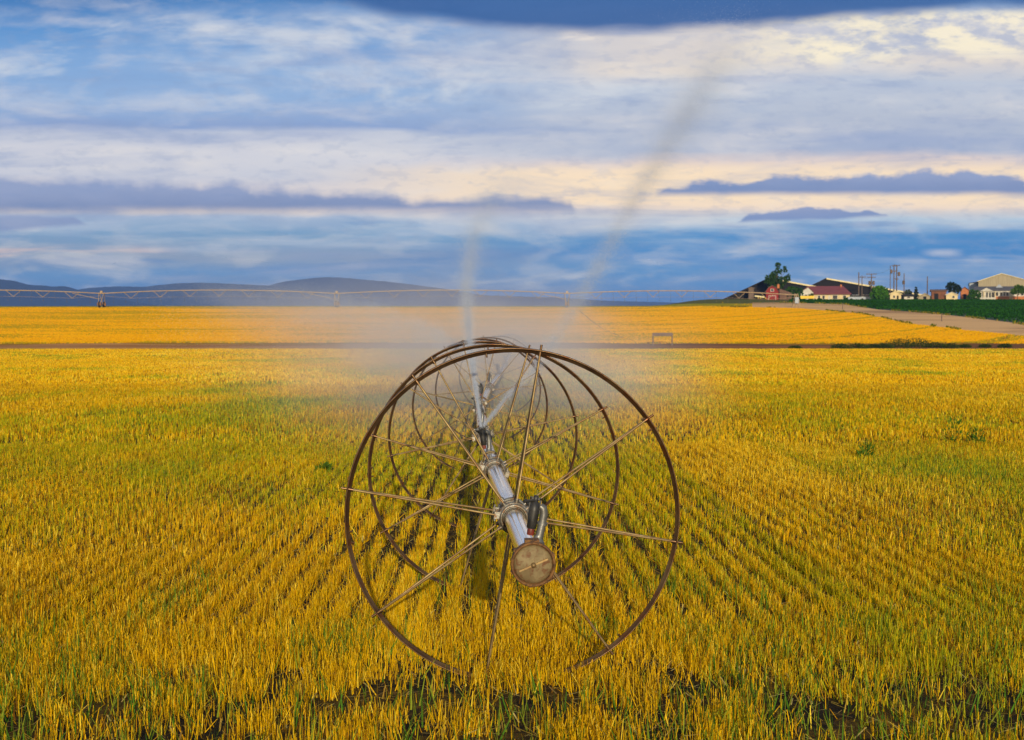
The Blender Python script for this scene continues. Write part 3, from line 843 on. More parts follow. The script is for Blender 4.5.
def jet(name, pts, sig, count, label, wt=None, rmin=0.0008, rmax=0.0020, drift=0.3):
    """pts (px,py,Y); sig spread in px"""
    C3 = np.array([at(*p) for p in pts]); S = np.array([s * p[2] / F for s, p in zip(sig, pts)])
    seg = np.linalg.norm(np.diff(C3, axis=0), axis=1); cum = np.concatenate([[0], np.cumsum(seg)]) / seg.sum()
    T = np.linspace(0, 1, 400); W = np.interp(T, cum, wt); W = np.cumsum(W); W /= W[-1]
    t = np.interp(RNG.uniform(0, 1, count), W, T)
    # pulses of the stream
    t = np.clip(t + 0.004 * np.sin(t * 90), 0, 1)
    P = np.stack([np.interp(t, cum, C3[:, k]) for k in range(3)], 1)
    s = np.interp(t, cum, S)
    P += RNG.normal(0, 1, (count, 3)) * s[:, None] * RNG.choice([0.7, 1.2, 2.0], count, p=[.4, .45, .15])[:, None]
    P[:, 2] -= RNG.exponential(1.0, count) * s * drift
    rad = RNG.uniform(rmin, rmax, count)
    o = droplets(name, P, rad, label, 'water jet')
    tag(o, label, 'water jet', 'water jets from the sprinkler line')
    return o
jet('water_jet', [(484, 425, 12.3), (510, 393, 12.0), (540, 362, 11.8), (568, 316, 11.5), (600, 262, 11), (635, 196, 10.6), (680, 122, 10), (712, 70, 9.5), (738, 30, 9.2)],
    [0.7, 1.6, 3.8, 5.6, 6.6, 8.4, 12, 16, 18], 200000, 'tall slanting jet of water rising to the upper right across the sky', [1.0, 0.9, 1.0, 1.2, 1.3, 1.5, 2.0, 2.2, 0.6], 0.0004, 0.0011)
jet('water_jet', [(481, 426, 12.3), (475, 384, 12.6), (469, 335, 13), (466, 285, 13.5), (474, 232, 14), (492, 196, 14.5), (528, 160, 15)],
    [0.6, 1.4, 2.8, 4.8, 8, 12, 18], 170000, 'short upright jet of water fading above the pipe', [2.0, 2.0, 2.2, 2.2, 1.9, 1.4, 0.4], 0.0004, 0.0012)
jet('water_jet', [(468, 350, 17.5), (430, 325, 17.5), (380, 303, 17.5), (310, 290, 17.5), (220, 282, 17.5), (140, 283, 17.5)],
    [2, 4, 5, 6, 8, 10], 150000, 'faint low fan of spray drifting off to the left of the wheels', [1.3, 1.6, 1.4, 1.0, 0.6, 0.1], 0.0005, 0.0015, 4.0)

# ---- mist behind the wheels
def mist_mat(peak):
  m, x = new_mat('mist')
  tcn = x.n.new('ShaderNodeTexCoord'); obj = tcn.outputs['Object']
  ln = x.n.new('ShaderNodeVectorMath'); ln.operation = 'LENGTH'; x.l.new(obj, ln.inputs[0])
  fall = x.m('POWER', x.ss(1.0, 0.0, ln.outputs['Value']), 1.35)
  mp = x.n.new('ShaderNodeMapping'); mp.inputs['Scale'].default_value = (3.0, 4.0, 2.2); mp.inputs['Rotation'].default_value = (0, R(-20), 0); x.l.new(obj, mp.inputs[0])
  nn = x.ss(0.36, 0.62, x.noise(mp.outputs[0], 1.0, 3, 0.55))
  den = x.mul(x.mul(fall, x.add(0.22, nn)), peak)
  pv = x.n.new('ShaderNodeVolumePrincipled'); pv.inputs['Color'].default_value = (0.93, 0.91, 0.97, 1); pv.inputs['Anisotropy'].default_value = 0.0
  x.l.new(den, pv.inputs['Density'])
  surf(m, x, None, vol=pv.outputs[0])
  return m
def uvsphere(name, mat, nu=32, nv=18):
    b = MB(); vs = [(0, 0, -1)] ; 
    for j in range(1, nv):
        ph = -PI/2 + PI*j/nv
        for i in range(nu): vs.append((math.cos(ph)*math.cos(2*PI*i/nu), math.cos(ph)*math.sin(2*PI*i/nu), math.sin(ph)))
    vs.append((0, 0, 1)); fs = []
    for i in range(nu): fs.append((0, 1+(i+1) % nu, 1+i)); fs.append((len(vs)-1, 1+(nv-2)*nu+i, 1+(nv-2)*nu+(i+1) % nu))
    for j in range(nv-2):
        for i in range(nu): fs.append((1+j*nu+i, 1+j*nu+(i+1) % nu, 1+(j+1)*nu+(i+1) % nu, 1+(j+1)*nu+i))
    b.add(vs, fs, True); return b.build(name, mat)
mist = uvsphere('mist', mist_mat(0.125)); mist.location = (-0.9, 36, 1.45); mist.scale = (6.6, 22, 2.7); mist.rotation_euler = (0, R(4), 0)
tag(mist, 'pale grey cloud of fine spray hanging behind the wheels', 'mist', kind='stuff')

p_a, p_b = at(490, 350, 21), at(130, 279, 21)
plume = uvsphere('mist', mist_mat(0.22)); plume.location = (p_a + p_b) / 2; plume.scale = ((p_b - p_a).length * 0.56, 2.6, 0.62)
plume.rotation_euler = (0, math.atan2(p_b.z - p_a.z, p_a.x - p_b.x), 0)
tag(plume, 'long faint veil of spray blown up to the left of the wheels', 'mist', kind='stuff')

# ---- air
m, x = new_mat('air')
pv = x.n.new('ShaderNodeVolumePrincipled'); pv.inputs['Color'].default_value = (0.24, 0.45, 1.0, 1)
pv.inputs['Density'].default_value = 0.00012; pv.inputs['Anisotropy'].default_value = 0.0
M_air = surf(m, x, None, vol=pv.outputs[0])
b = MB(); b.box(-9000, 9000, -400, 13000, -12, 275)
hz = b.build('haze', M_air); tag(hz, 'thin blue air between the farm and the far hills', 'haze', kind='stuff')

# ------------------------------------------------------------------ centre pivot
YP = 326.0
S_ = YP / F
M_pipe_far = pbr('weathered_span', (0.40, 0.29, 0.17), (0.32, 0.22, 0.12), 0.7, 0.0, scale=0.8)
M_blueg = pbr('grey_metal_shaded_wall', (0.34, 0.38, 0.42), (0.28, 0.31, 0.36), 0.6, scale=0.7)  # grey metal; on the hall's side wall the blue-grey stands for shade
M_tyre = pbr('tyre', (0.03, 0.02, 0.015), (0.06, 0.04, 0.025), 0.9)
M_gear = pbr('gearbox', (0.30, 0.14, 0.06), (0.20, 0.10, 0.05), 0.8)
tow = [-133, 102, 337, 567, 796]
tw = [((px - 512) * S_, YP) for px in tow]
piv = thing('center_pivot', 'long overhead irrigation boom on thin towers spanning the far field crest', 'irrigation boom', (tw[2][0], YP, tz(tw[2][0], YP)))
PO = piv.location.copy()
def pz(px, py): return at(px, py, YP).z
tops = [pz(px, 293.5) for px in tow]; tops[-1] = pz(796, 295)
for i in range(len(tow) - 1):
    (xa, ya), (xb, yb) = tw[i], tw[i+1]; L = xb - xa
    b = MB(); pts = []
    zf = lambda t: tops[i] * (1-t) + tops[i+1] * t + 0.75 * 4 * t * (1-t)
    for k in range(25):
        t = k / 24; pts.append(Vector((xa + L*t, YP, zf(t))) - PO)
    b.tube(pts, 0.10, 8)
    b.build('span_pipe', M_pipe_far, piv)
    b = MB(); m_ = 8
    low = []
    for k in range(1, m_):
        t = k / m_; zz = zf(t)
        dip = 1.35
        c0 = Vector((xa + L*t, YP, zz - dip)) - PO; low.append(c0)
        for s in (-1, 1):
            b.tube([Vector((xa + L*t + s*1.5, YP + 0.6*s, zz)) - PO, c0], 0.055, 5)
    rod = [Vector((xa + 0.4, YP, tops[i] - 0.5)) - PO] + low + [Vector((xb - 0.4, YP, tops[i+1] - 0.5)) - PO]
    b.tube(rod, 0.022, 5)
    b.build('truss', M_pipe_far, piv)
    for k in range(1, 20):
        t = k / 20; zz = zf(t)
        X0 = xa + L*t
        b = MB()
        b.tube([Vector((X0, YP, zz)) - PO, Vector((X0 + 0.1, YP, zz - 2.0)) - PO, Vector((X0 + 0.1, YP, zz - 2.02)) - PO, Vector((X0 + 0.1, YP, zz - 2.25)) - PO], [0.018, 0.018, 0.05, 0.05], 6)
        b.build('drop_hose', M_clamp, piv)
for i, (X0, Y0) in enumerate(tw):
    g = tz(X0, Y0); tp = tops[i]
    b = MB()
    P = lambda x_, y_, z_: Vector((X0 + x_, Y0 + y_, z_)) - PO
    if i < len(tw) - 1:
        for sx in (-0.55, 0.55):
            for sy in (-1, 1):
                b.tube([P(sx, 0.0, tp + 0.2), P(sx*0.35, sy*2.0, g + 0.75)], 0.07, 6)
        b.tube([P(0, -2.0, g + 0.75), P(0, 2.0, g + 0.75)], 0.11, 6); b.tube([P(0, -1.2, g + 1.9), P(0, 1.2, g + 1.9)], 0.05, 6)
        b.box(X0 - 0.25 - PO.x, X0 + 0.25 - PO.x, -0.3, 0.1, tp + 0.1 - PO.z, tp + 0.55 - PO.z)
        twr = b.build('tower', M_pipe_far, piv)
        for sy in (-1.9, 1.9):
            b = MB(); prof = [(0.25, -0.14), (0.62, -0.15), (0.72, -0.08), (0.72, 0.08), (0.62, 0.15), (0.25, 0.14)]
            vs = []; n = 18
            for k in range(n):
                a = 2*PI*k/n
                for r_, t_ in prof: vs.append(P(t_, sy + r_*math.cos(a), g + 0.68 + r_*math.sin(a)))
            fs = [(k*6+j, k*6+j+1, ((k+1) % n)*6+j+1, ((k+1) % n)*6+j) for k in range(n) for j in range(5)]
            b.add(vs, fs, True); b.build('wheel', M_tyre, twr)
            b = MB(); b.box(X0 - 0.4 - PO.x, X0 + 0.4 - PO.x, sy - 0.2, sy + 0.2, g + 0.5 - PO.z, g + 1.1 - PO.z); b.build('gearbox', M_gear, twr)
        b = MB()      # slanting brace from the pipe to the tower foot
        b.tube([P(-6.3, 0, tp + 0.05), P(-0.5, 0, tp - 1.2)], 0.06, 5); b.build('brace', M_pipe_far, twr)
    else:
        for sx in (-0.8, 0.8):
            for sy in (-0.8, 0.8): b.tube([P(sx*0.35, sy*0.35, tp + 0.3), P(sx, sy, g - 0.1)], 0.06, 6)
        for zz in (0.9, 2.0): 
            f_ = 1 - zz / (tp - g) * 0.75
            for s in (-1, 1): b.tube([P(-0.8*f_, s*0.8*f_, g + zz), P(0.8*f_, s*0.8*f_, g + zz)], 0.05, 5)
        b.tube([P(0, 0, g), P(0, 0, tp + 0.2)], 0.11, 8)
        twr = b.build('tower', M_pipe_far, piv)
        b = MB(); b.box(X0 - 0.5 - PO.x, X0 + 0.3 - PO.x, -1.3, -1.0, g + 0.9 - PO.z, g + 2.2 - PO.z); b.build('control_box', M_blueg, twr)

# ------------------------------------------------------------------ farm
M_darkwall = pbr('dark_boards_shed_shade', (0.005, 0.004, 0.004), (0.010, 0.008, 0.007), 0.9, scale=1.5, stretch=(4, 1, 0.3))  # dark door boards; on shed fronts the near-black stands for interior shade
M_darkroof = pbr('dark_earth_roof', (0.010, 0.008, 0.007), (0.02, 0.014, 0.01), 0.95, scale=1.2)
M_paleroof = pbr('pale_roof_edge', (0.72, 0.62, 0.34), (0.62, 0.52, 0.28), 0.7, scale=1.0)
M_redwall = pbr('barn_red', (0.27, 0.016, 0.012), (0.16, 0.012, 0.010), 0.8, scale=1.5, stretch=(5, 5, 0.4))
M_white = pbr('white_paint', (0.58, 0.54, 0.46), (0.44, 0.41, 0.34), 0.6, scale=1.2)
M_cream = pbr('cream_wall', (0.66, 0.53, 0.28), (0.54, 0.42, 0.22), 0.7, scale=0.8)
M_maroon = pbr('maroon_roof', (0.20, 0.045, 0.05), (0.15, 0.035, 0.04), 0.75, scale=1.5, stretch=(0.5, 3, 3))
M_brownroof = pbr('brown_roof', (0.10, 0.055, 0.04), (0.16, 0.085, 0.055), 0.85, scale=1.0)
M_glass = pbr('dark_window', (0.015, 0.017, 0.02), (0.03, 0.035, 0.04), 0.15, 0.0, scale=1)
M_tan = pbr('tan_gable', (0.35, 0.29, 0.18), (0.28, 0.23, 0.14), 0.75, scale=0.7, stretch=(6, 1, 0.4))
M_slate = pbr('slate_roof', (0.07, 0.065, 0.07), (0.11, 0.10, 0.10), 0.7, scale=1.0)
M_brick = pbr('orange_brick', (0.48, 0.17, 0.05), (0.36, 0.12, 0.04), 0.85, scale=1.5)
M_rustbox = pbr('rusty_boards', (0.20, 0.075, 0.03), (0.13, 0.05, 0.022), 0.85, scale=0.8)
M_wood = pbr('pole_wood', (0.16, 0.11, 0.08), (0.10, 0.07, 0.05), 0.9, scale=1.0)
M_yellow = pbr('yellow_paint', (0.78, 0.52, 0.03), (0.66, 0.42, 0.02), 0.6, scale=0.8)
M_bark = pbr('bark', (0.07, 0.05, 0.035), (0.11, 0.08, 0.055), 0.95, scale=3)
M_leaf = leafy('leaves', trans=0.3)

def farm_base(px, Y):
    x_ = (px - 512) / F * Y
    return Vector((x_, Y, tz(x_, Y) - 0.15))
def mpp(Y): return Y / F
def zrel(py, Y, base): return at(512, py, Y).z - base.z

def window(parent, x0, x1, z0, z1, yf, name='window', mat=None, frame=M_white, fw=0.10):
    b = MB()
    b.box(x0 - fw, x1 + fw, yf - 0.06, yf - 0.01, z1, z1 + fw); b.box(x0 - fw, x1 + fw, yf - 0.06, yf - 0.01, z0 - fw, z0)
    b.box(x0 - fw, x0, yf - 0.06, yf - 0.01, z0, z1); b.box(x1, x1 + fw, yf - 0.06, yf - 0.01, z0, z1)
    o = b.build(name, frame, parent)
    b = MB(); b.box(x0, x1, yf - 0.03, yf - 0.005, z0, z1); b.build('pane', mat or M_glass, o)
    return o

def cellar(px0, px1, pxp, py_e0, py_e1, pyp, Y, depth, label, fascia_from, seed):
    base = farm_base(pxp, Y); k = mpp(Y)
    t = thing('storage_shed', label, 'shed', base)
    xl, xr = (px0 - pxp) * k, (px1 - pxp) * k
    zp = zrel(pyp, Y, base); z0 = max(zrel(py_e0, Y, base), 0.2); z1 = max(zrel(py_e1, Y, base), 0.2)
    b = MB(); b.prism([(xl, -0.3), (xr, -0.3), (xr, z1), (0, zp), (xl, z0)], 0, depth); b.build('wall', M_darkwall, t)  # closed front, coloured near-black as the shade of an open shed
    b = MB(); th = 0.40
    b.prism([(xl - 0.8, z0 - 0.3), (0, zp + 0.02), (0, zp + th), (xl - 0.8, z0 - 0.3 + th)], -0.7, depth + 0.5)
    b.build('roof', M_darkroof, t)
    b = MB()
    b.prism([(0.005, zp + 0.02), (xr + 0.8, z1 - 0.12), (xr + 0.8, z1 - 0.12 + th), (0.005, zp + th)], -0.7, depth + 0.5)
    b.build('roof', M_paleroof, t)
    b = MB()
    xd = xl * 0.25; b.box(xd - 1.7, xd + 1.7, -0.06, -0.02, 0, min(3.2, zp * 0.7)); b.build('door', M_darkroof, t)
    return t
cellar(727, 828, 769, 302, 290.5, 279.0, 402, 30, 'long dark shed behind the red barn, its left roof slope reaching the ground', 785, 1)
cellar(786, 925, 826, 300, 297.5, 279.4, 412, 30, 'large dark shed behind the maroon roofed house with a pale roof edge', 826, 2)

# small grey tank on the first shed's slope
bs = farm_base(751, 398); k = mpp(398)
t = thing('vent_box', 'small boxy hut standing at the left end of the dark shed', 'box', bs)
b = MB(); zt = zrel(287.6, 398, bs); b.box(-0.7, 0.7, -0.5, 0.5, 0, zt - 0.25); b.build('body', M_wood, t)
b = MB(); b.prism([(-0.9, zt - 0.25), (0.9, zt - 0.25), (0.9, zt - 0.1), (0, zt + 0.15), (-0.9, zt - 0.1)], -0.65, 0.65); b.build('lid', M_wood, t)

# red barn, gambrel roof
Y = 388; bs = farm_base(772, Y); k = mpp(Y)
t = thing('red_barn', 'small red barn with white trim and brown gambrel roof below the tree', 'barn', bs)
hw = 6.2 * k; ze = zrel(291.5, Y, bs); zm = zrel(288, Y, bs); zp = zrel(285.8, Y, bs)
b = MB(); b.prism([(-hw, 0), (hw, 0), (hw, ze), (hw*0.62, zm), (0, zp), (-hw*0.62, zm), (-hw, ze)], 0, 9); wl = b.build('wall', M_redwall, t)
wl.rotation_euler = (0, 0, 0)
b = MB()
pr = [(-hw - 0.25, ze - 0.2), (-hw*0.62, zm), (0, zp), (hw*0.62, zm), (hw + 0.25, ze - 0.2)]
for (xa, za), (xb, zb) in zip(pr[:-1], pr[1:]):
    b.prism([(xa, za + 0.01), (xb, zb + 0.01), (xb, zb + 0.16), (xa, za + 0.16)], -0.35, 9.3)
b.build('roof', M_brownroof, t)
b = MB()
dz = zrel(296, Y, bs)
b.box(-0.95, -0.85, -0.07, -0.02, 0, dz); b.box(0.85, 0.95, -0.07, -0.02, 0, dz); b.box(-0.95, 0.95, -0.07, -0.02, dz, dz + 0.12)
dr = b.build('door', M_white, t)
b = MB(); b.box(-0.85, 0.85, -0.05, -0.015, 0, dz); b.build('door_panel', M_redwall, dr)
window(t, -0.35, 0.35, zrel(291.0, Y, bs), zrel(289.2, Y, bs), 0.0, 'loft_window')
# barn's right side, its shade put into the brown colour
b = MB(); b.prism([(hw + 0.26, 0), (hw + 3.4, 0), (hw + 3.4, zrel(293, Y, bs)), (hw + 0.26, zrel(288.5, Y, bs))], 1, 8.5); b.build('shade_brown_side', M_brownroof, t)
b = MB(); b.box(hw - 0.3, hw + 0.3, 2.2, 2.8, zp - 0.6, zp + 0.25); b.prism([(hw - 0.4, zp + 0.25), (hw + 0.4, zp + 0.25), (hw, zp + 0.6)], 2.1, 2.9)
b.build('cupola', M_brick, t)

# maroon roofed house
Y = 392; bs = farm_base(828, Y); k = mpp(Y)
t = thing('farmhouse', 'cream farmhouse with long maroon roof and white left gable', 'house', bs)
X = lambda px: (px - 828) * k
Zf = lambda py: zrel(py, Y, bs)
zw = Zf(294); zr = Zf(286.4)
b = MB(); b.box(X(814), X(849), 0, 8, 0, zw); b.build('wall', M_cream, t)
b = MB()
ridge_y = 4.0
vs = [(X(811.5), -0.7, zw - 0.12), (X(850.5), -0.7, zw - 0.12), (X(843), ridge_y, zr), (X(806.5), ridge_y, zr), (X(811.5), 8.7, zw - 0.12), (X(850.5), 8.7, zw - 0.12)]
th = Vector((0, 0, 0.2))
vs2 = [tuple(Vector(q) + th) for q in vs]
b.add(vs + vs2, [(0,3,2,1), (3,4,5,2), (6,7,8,9), (9,8,11,10), (0,1,7,6), (1,2,8,7), (2,5,11,8), (5,4,10,11), (4,3,9,10), (3,0,6,9)])
b.build('roof', M_maroon, t)
b = MB(); b.prism([(X(801), 0), (X(813.9), 0), (X(813.9), Zf(293)), (X(808), Zf(287.4)), (X(801), Zf(292))], -0.4, 7); b.build('gable_wing', M_white, t)
b = MB()
for (xa, za), (xb, zb) in zip([(X(800.2), Zf(292.6)), (X(808), Zf(287.2))], [(X(808), Zf(287.2)), (X(814), Zf(292.4))]):
    b.prism([(xa, za + 0.01), (xb, zb + 0.01), (xb, zb + 0.16), (xa, za + 0.16)], -0.7, 7.2)
b.build('roof', M_maroon, t)
for a0, a1, p0, p1 in [(818, 820, 299, 295.6), (822.3, 824.5, 298.8, 295.6), (832.5, 836.8, 299, 295.4), (842.5, 845.3, 298.6, 295.6)]:
    window(t, X(a0), X(a1), Zf(p0), Zf(p1), 0.0)
window(t, X(805), X(807.5), Zf(298), Zf(294.6), -0.4)
b = MB(); b.box(X(828), X(830), -0.08, -0.01, 0, Zf(295.6)); b.build('door', M_white, t)
b = MB(); b.box(X(840), X(841.6), 3.2, 3.9, zr - 0.4, zr + 0.55); b.build('chimney', M_brick, t)
b = MB(); b.box(X(814.5), X(848.5), -0.06, -0.003, -0.02, 0.32); b.build('plinth', M_tan, t)

# ---- foliage
def leaf_cloud(blobs, n, size, c1, c2, flat=0.75, seed=1):
    rg = np.random.default_rng(seed)
    vol = np.array([b_[3]**2.2 for b_ in blobs]); vol = vol / vol.sum()
    idx = rg.choice(len(blobs), n, p=vol)
    Bc = np.array([b_[:3] for b_ in blobs])[idx]; Br = np.array([b_[3] for b_ in blobs])[idx]
    d = rg.normal(0, 1, (n, 3)); d /= np.linalg.norm(d, axis=1)[:, None]
    # sub-clumps keep gaps between sprays
    r = Br * rg.uniform(0.25, 1, n) ** 0.5
    cl = rg.normal(0, 1, (len(blobs)*14, 3)); cl /= np.linalg.norm(cl, axis=1)[:, None]
    P = Bc + d * r[:, None] * np.array([1, 1, flat])
    ci = rg.integers(0, 14, n) + idx * 14
    P2 = Bc + cl[ci] * (Br * 0.78)[:, None] * np.array([1, 1, flat]) + d * (Br * 0.30 * rg.uniform(0, 1, n))[:, None]
    pick = rg.uniform(0, 1, n) < 0.7
    P[pick] = P2[pick]
    a = rg.normal(0, 1, (n, 3)); a /= np.linalg.norm(a, axis=1)[:, None]
    c = np.cross(a, rg.normal(0, 1, (n, 3))); c /= np.linalg.norm(c, axis=1)[:, None]
    s = size * rg.uniform(0.6, 1.4, n)[:, None]
    V = np.stack([P - a*s, P + c*s*0.55, P + a*s, P - c*s*0.55], 1).reshape(-1, 3)
    col = np.array(c1) + (np.array(c2) - np.array(c1)) * rg.uniform(0, 1, (n, 1)) 
    col = col * (0.75 + 0.5 * hash2(ci.astype(float), ci * 0.0, seed))[:, None]
    return V, col

def tree(name, label, cat, px, Y, py_top, blobs, n, leaf, c1, c2, seed=1, trunk_r=0.22, trunk_h=None, group=None, crown='crown'):
    """blobs in picture px relative to (px, ground): (dx, up, depth m, radius px)"""
    bs = farm_base(px, Y); k = mpp(Y)
    t = thing(name, label, cat, bs, group)
    B = [(dx * k, dy_, up * k, r_ * k) for dx, up, dy_, r_ in blobs]
    V, col = leaf_cloud(B, n, leaf, c1, c2, 0.9, seed)
    quads_mesh(crown, V, M_leaf, 4, col, t)
    b = MB()
    h = trunk_h or max(q[2] for q in B) * 0.8
    b.tube([(0, 0, -0.3), (0.05, 0, h * 0.4), (0.0, 0.1, h * 0.75), (0.1, 0, h)], [trunk_r, trunk_r * 0.75, trunk_r * 0.5, trunk_r * 0.2], 8)
    for q in B[:8]:
        st = Vector((0, 0, min(h * 0.45, q[2] * 0.6)))
        e = Vector((q[0], q[1], q[2])); mid = st.lerp(e, 0.5) + Vector((0, 0, 0.15))
        b.tube([st, mid, e], [trunk_r * 0.5, trunk_r * 0.3, trunk_r * 0.12], 6)
    b.build('trunk', M_bark, t)
    return t
DG1, DG2 = (0.020, 0.055, 0.008), (0.055, 0.11, 0.014)
tree('leafy_tree', 'tall uneven dark tree rising behind the red barn', 'tree', 776, 394, 260,
     [(-6, 22, 0, 5.5), (0, 20, .3, 5.5), (2, 29, 0, 4), (1.5, 35, 0, 3.2), (8, 32, .2, 2.4), (9, 29, 0, 2), (6, 19, 0, 5), (10.5, 21, .2, 3.8), (12, 24, 0, 2.2), (-9, 18, 0, 3.2), (-2, 26, 0, 4), (3, 15, 0, 5), (-4, 15, 0, 4.5)],
     3600, 0.24, DG1, DG2, 3)
tree('hedge', 'clipped dark green hedge between the red barn and the farmhouse', 'hedge', 794, 389, 286,
     [(-6, 4, 0, 4.5), (-2, 5, .2, 5), (2, 5, 0, 5), (6, 4.5, .2, 4.2), (-6, 10, 0, 4), (-2, 10.5, 0, 4), (2.5, 10.5, 0, 4), (5.5, 9.5, 0, 3.5)], 2600, 0.2, (0.025, 0.08, 0.008), (0.05, 0.12, 0.012), 4, 0.12, crown='foliage')
tree('round_bush', 'big round bright green bush in front of the pale roof edge', 'bush', 879, 384, 283,
     [(0, 7.5, 0, 8.6), (-4.5, 5, 0, 5.4), (4.5, 5, 0, 5.4), (0, 11.5, 0, 5.2), (-3.4, 10.5, 0, 4.8), (3.8, 10.5, 0, 4.8), (0, 3, 0, 6)], 3600, 0.22, (0.045, 0.15, 0.006), (0.09, 0.23, 0.012), 5, 0.15, crown='foliage')
tree('leafy_tree', 'dark spreading tree between the rusty shed and the orange shed', 'tree', 952.5, 390, 281,
     [(-4, 13, 0, 3.6), (0, 15, 0, 3.8), (-3, 16.5, 0, 2.4), (4, 13, .3, 3.4), (6, 11, 0, 2.6), (-1, 10, 0, 4), (3, 8.5, 0, 3.4)], 2000, 0.22, (0.012, 0.026, 0.012), (0.03, 0.048, 0.02), 6, 0.2)
tree('round_bush', 'dense green bush at the left corner of the white house', 'bush', 974, 384, 287,
     [(-3, 4, 0, 4), (2, 4, 0, 4), (-2, 8, 0, 3.8), (2.5, 7.5, 0, 3.6), (4.6, 5, 0, 2.4)], 2000, 0.2, (0.03, 0.09, 0.008), (0.06, 0.14, 0.012), 7, 0.12, crown='foliage')
tree('leafy_tree', 'light green round tree in front of the white house at the right edge', 'tree', 1017, 380, 284,
     [(0, 11, 0, 4.5), (-3.6, 9.5, 0, 3.4), (4, 10, 0, 3.6), (0, 14, 0, 3), (3, 13.5, 0, 2.6), (7, 11, 0, 3)], 2200, 0.2, (0.05, 0.12, 0.008), (0.10, 0.17, 0.015), 8, 0.12)
tree('conifer', 'slim dark conifer standing left of the lone pole', 'tree', 915.6, 396, 285,
     [(0, 4, 0, 2.6), (0, 7, 0, 2.2), (0, 10, 0, 1.6), (0, 12.5, 0, 1.0)], 900, 0.18, (0.02, 0.035, 0.02), (0.035, 0.05, 0.03), 9, 0.12)
tree('leafy_tree', 'pale grey green small tree left of the slim conifer', 'tree', 907.5, 400, 287,
     [(0, 8, 0, 2.8), (-2, 6.5, 0, 2.2), (2.2, 7, 0, 2.2)], 800, 0.2, (0.05, 0.075, 0.03), (0.08, 0.10, 0.05), 10, 0.1)
tree('shrub', 'low dark shrub beside the farmhouse door', 'shrub', 846.5, 386, 297,
     [(-2, 1.8, 0, 1.9), (1, 1.6, 0, 1.9), (3.4, 1.3, 0, 1.5)], 500, 0.15, DG1, DG2, 11, 0.05, crown='foliage')
tree('shrub', 'dark shrub in front of the white left gable of the farmhouse', 'shrub', 810.5, 385, 291,
     [(0, 3, 0, 2.2), (1, 5.5, 0, 2), (-1.2, 5, 0, 1.6)], 600, 0.15, DG1, DG2, 12, 0.05, crown='foliage')
tree('shrub', 'narrow shrub against the cream wall left of the windows', 'shrub', 818.5, 385, 299,
     [(0, 1.4, 0, 1.5), (2, 1.2, 0, 1.3)], 300, 0.14, DG1, DG2, 13, 0.05, crown='foliage')

# ---- yellow machine, trailer, cars
Y = 384; bs = farm_base(807, Y); k = mpp(Y)
t = thing('farm_wagon', 'yellow boxy farm wagon parked before the farmhouse', 'wagon', bs)
b = MB(); b.prism([(-6.5*k, 0.55), (6.5*k, 0.55), (6.9*k, 1.25), (-6.9*k, 1.25)], 0, 2.0); 
for px in (-5.2, -2.6, 0, 2.6, 5.2): b.box(px*k - 0.05, px*k + 0.05, -0.05, -0.003, 0.56, 1.24)
b.build('body', M_yellow, t)
for px in (-4.6, -2.9, 2.9, 4.6):
    b = MB(); b.lathe_y([(0.0, -0.02), (0.20, -0.02), (0.36, 0.0), (0.36, 0.2), (0.2, 0.22)], 14, c=(px*k, 0.1, 0.38)); b.build('wheel', M_tyre, t)
b = MB(); b.tube([(6.5*k, 1, 0.6), (8.6*k, 1, 0.45)], 0.06, 6); b.build('drawbar', M_tyre, t)

Y = 385; bs = farm_base(759.5, Y); k = mpp(Y)
t = thing('flat_trailer', 'pale yellow flat trailer left of the red barn', 'trailer', bs)
b = MB(); rot = Matrix.Rotation(R(7), 3, 'Y'); b.box(-5*k, 4.6*k, 0, 1.8, 0.85, 1.2, rot); b.build('deck', M_paleroof, t)
b = MB(); b.tube([(4.6*k, 0.9, 0.75), (6.3*k, 0.9, 0.45)], 0.07, 6); b.box(-2*k, 3.5*k, 0.3, 1.5, 0.5, 0.68, rot); b.build('chassis', M_yellow, t)
for px in (-0.4, 2.4):
    b = MB(); b.lathe_y([(0.0, -0.02), (0.18, -0.02), (0.34, 0.0), (0.34, 0.2), (0.2, 0.22)], 14, c=(px*k, 0.0, 0.33)); b.build('wheel', M_tyre, t)

def car(px, Y, label, body, L=4.4, pickup=False):
    bs = farm_base(px, Y); t = thing('parked_car', label, 'car', bs)
    b = MB(); h = L / 2
    b.prism([(-h, 0.35), (h, 0.35), (h, 0.85), (h*0.55, 0.95), (-h*0.9, 0.98), (-h, 0.9)], 0, 1.75); b.build('body', body, t)
    b = MB(); b.prism([(-h*0.8, 0.985), (h*0.5, 0.985), (h*0.2, 1.45), (-h*0.55, 1.48)], 0.1, 1.65); cb = b.build('cabin', M_glass, t)
    b = MB(); b.prism([(-h*0.56, 1.482), (h*0.21, 1.452), (h*0.18, 1.52), (-h*0.5, 1.54)], 0.08, 1.67); b.build('roof', body, t)
    for sx in (-0.62, 0.62):
        for yy in (-0.03, 1.58):
            b = MB(); b.lathe_y([(0.0, 0.0), (0.2, 0.0), (0.33, 0.02), (0.33, 0.18), (0.2, 0.2), (0, 0.2)], 14, c=(sx*h, yy, 0.33)); b.build('wheel', M_tyre, t)
car(856.5, 385, 'pale silver car parked just right of the farmhouse', M_blueg)
car(867.5, 390, 'white car parked under the pale roof edge left of the round bush', M_white)

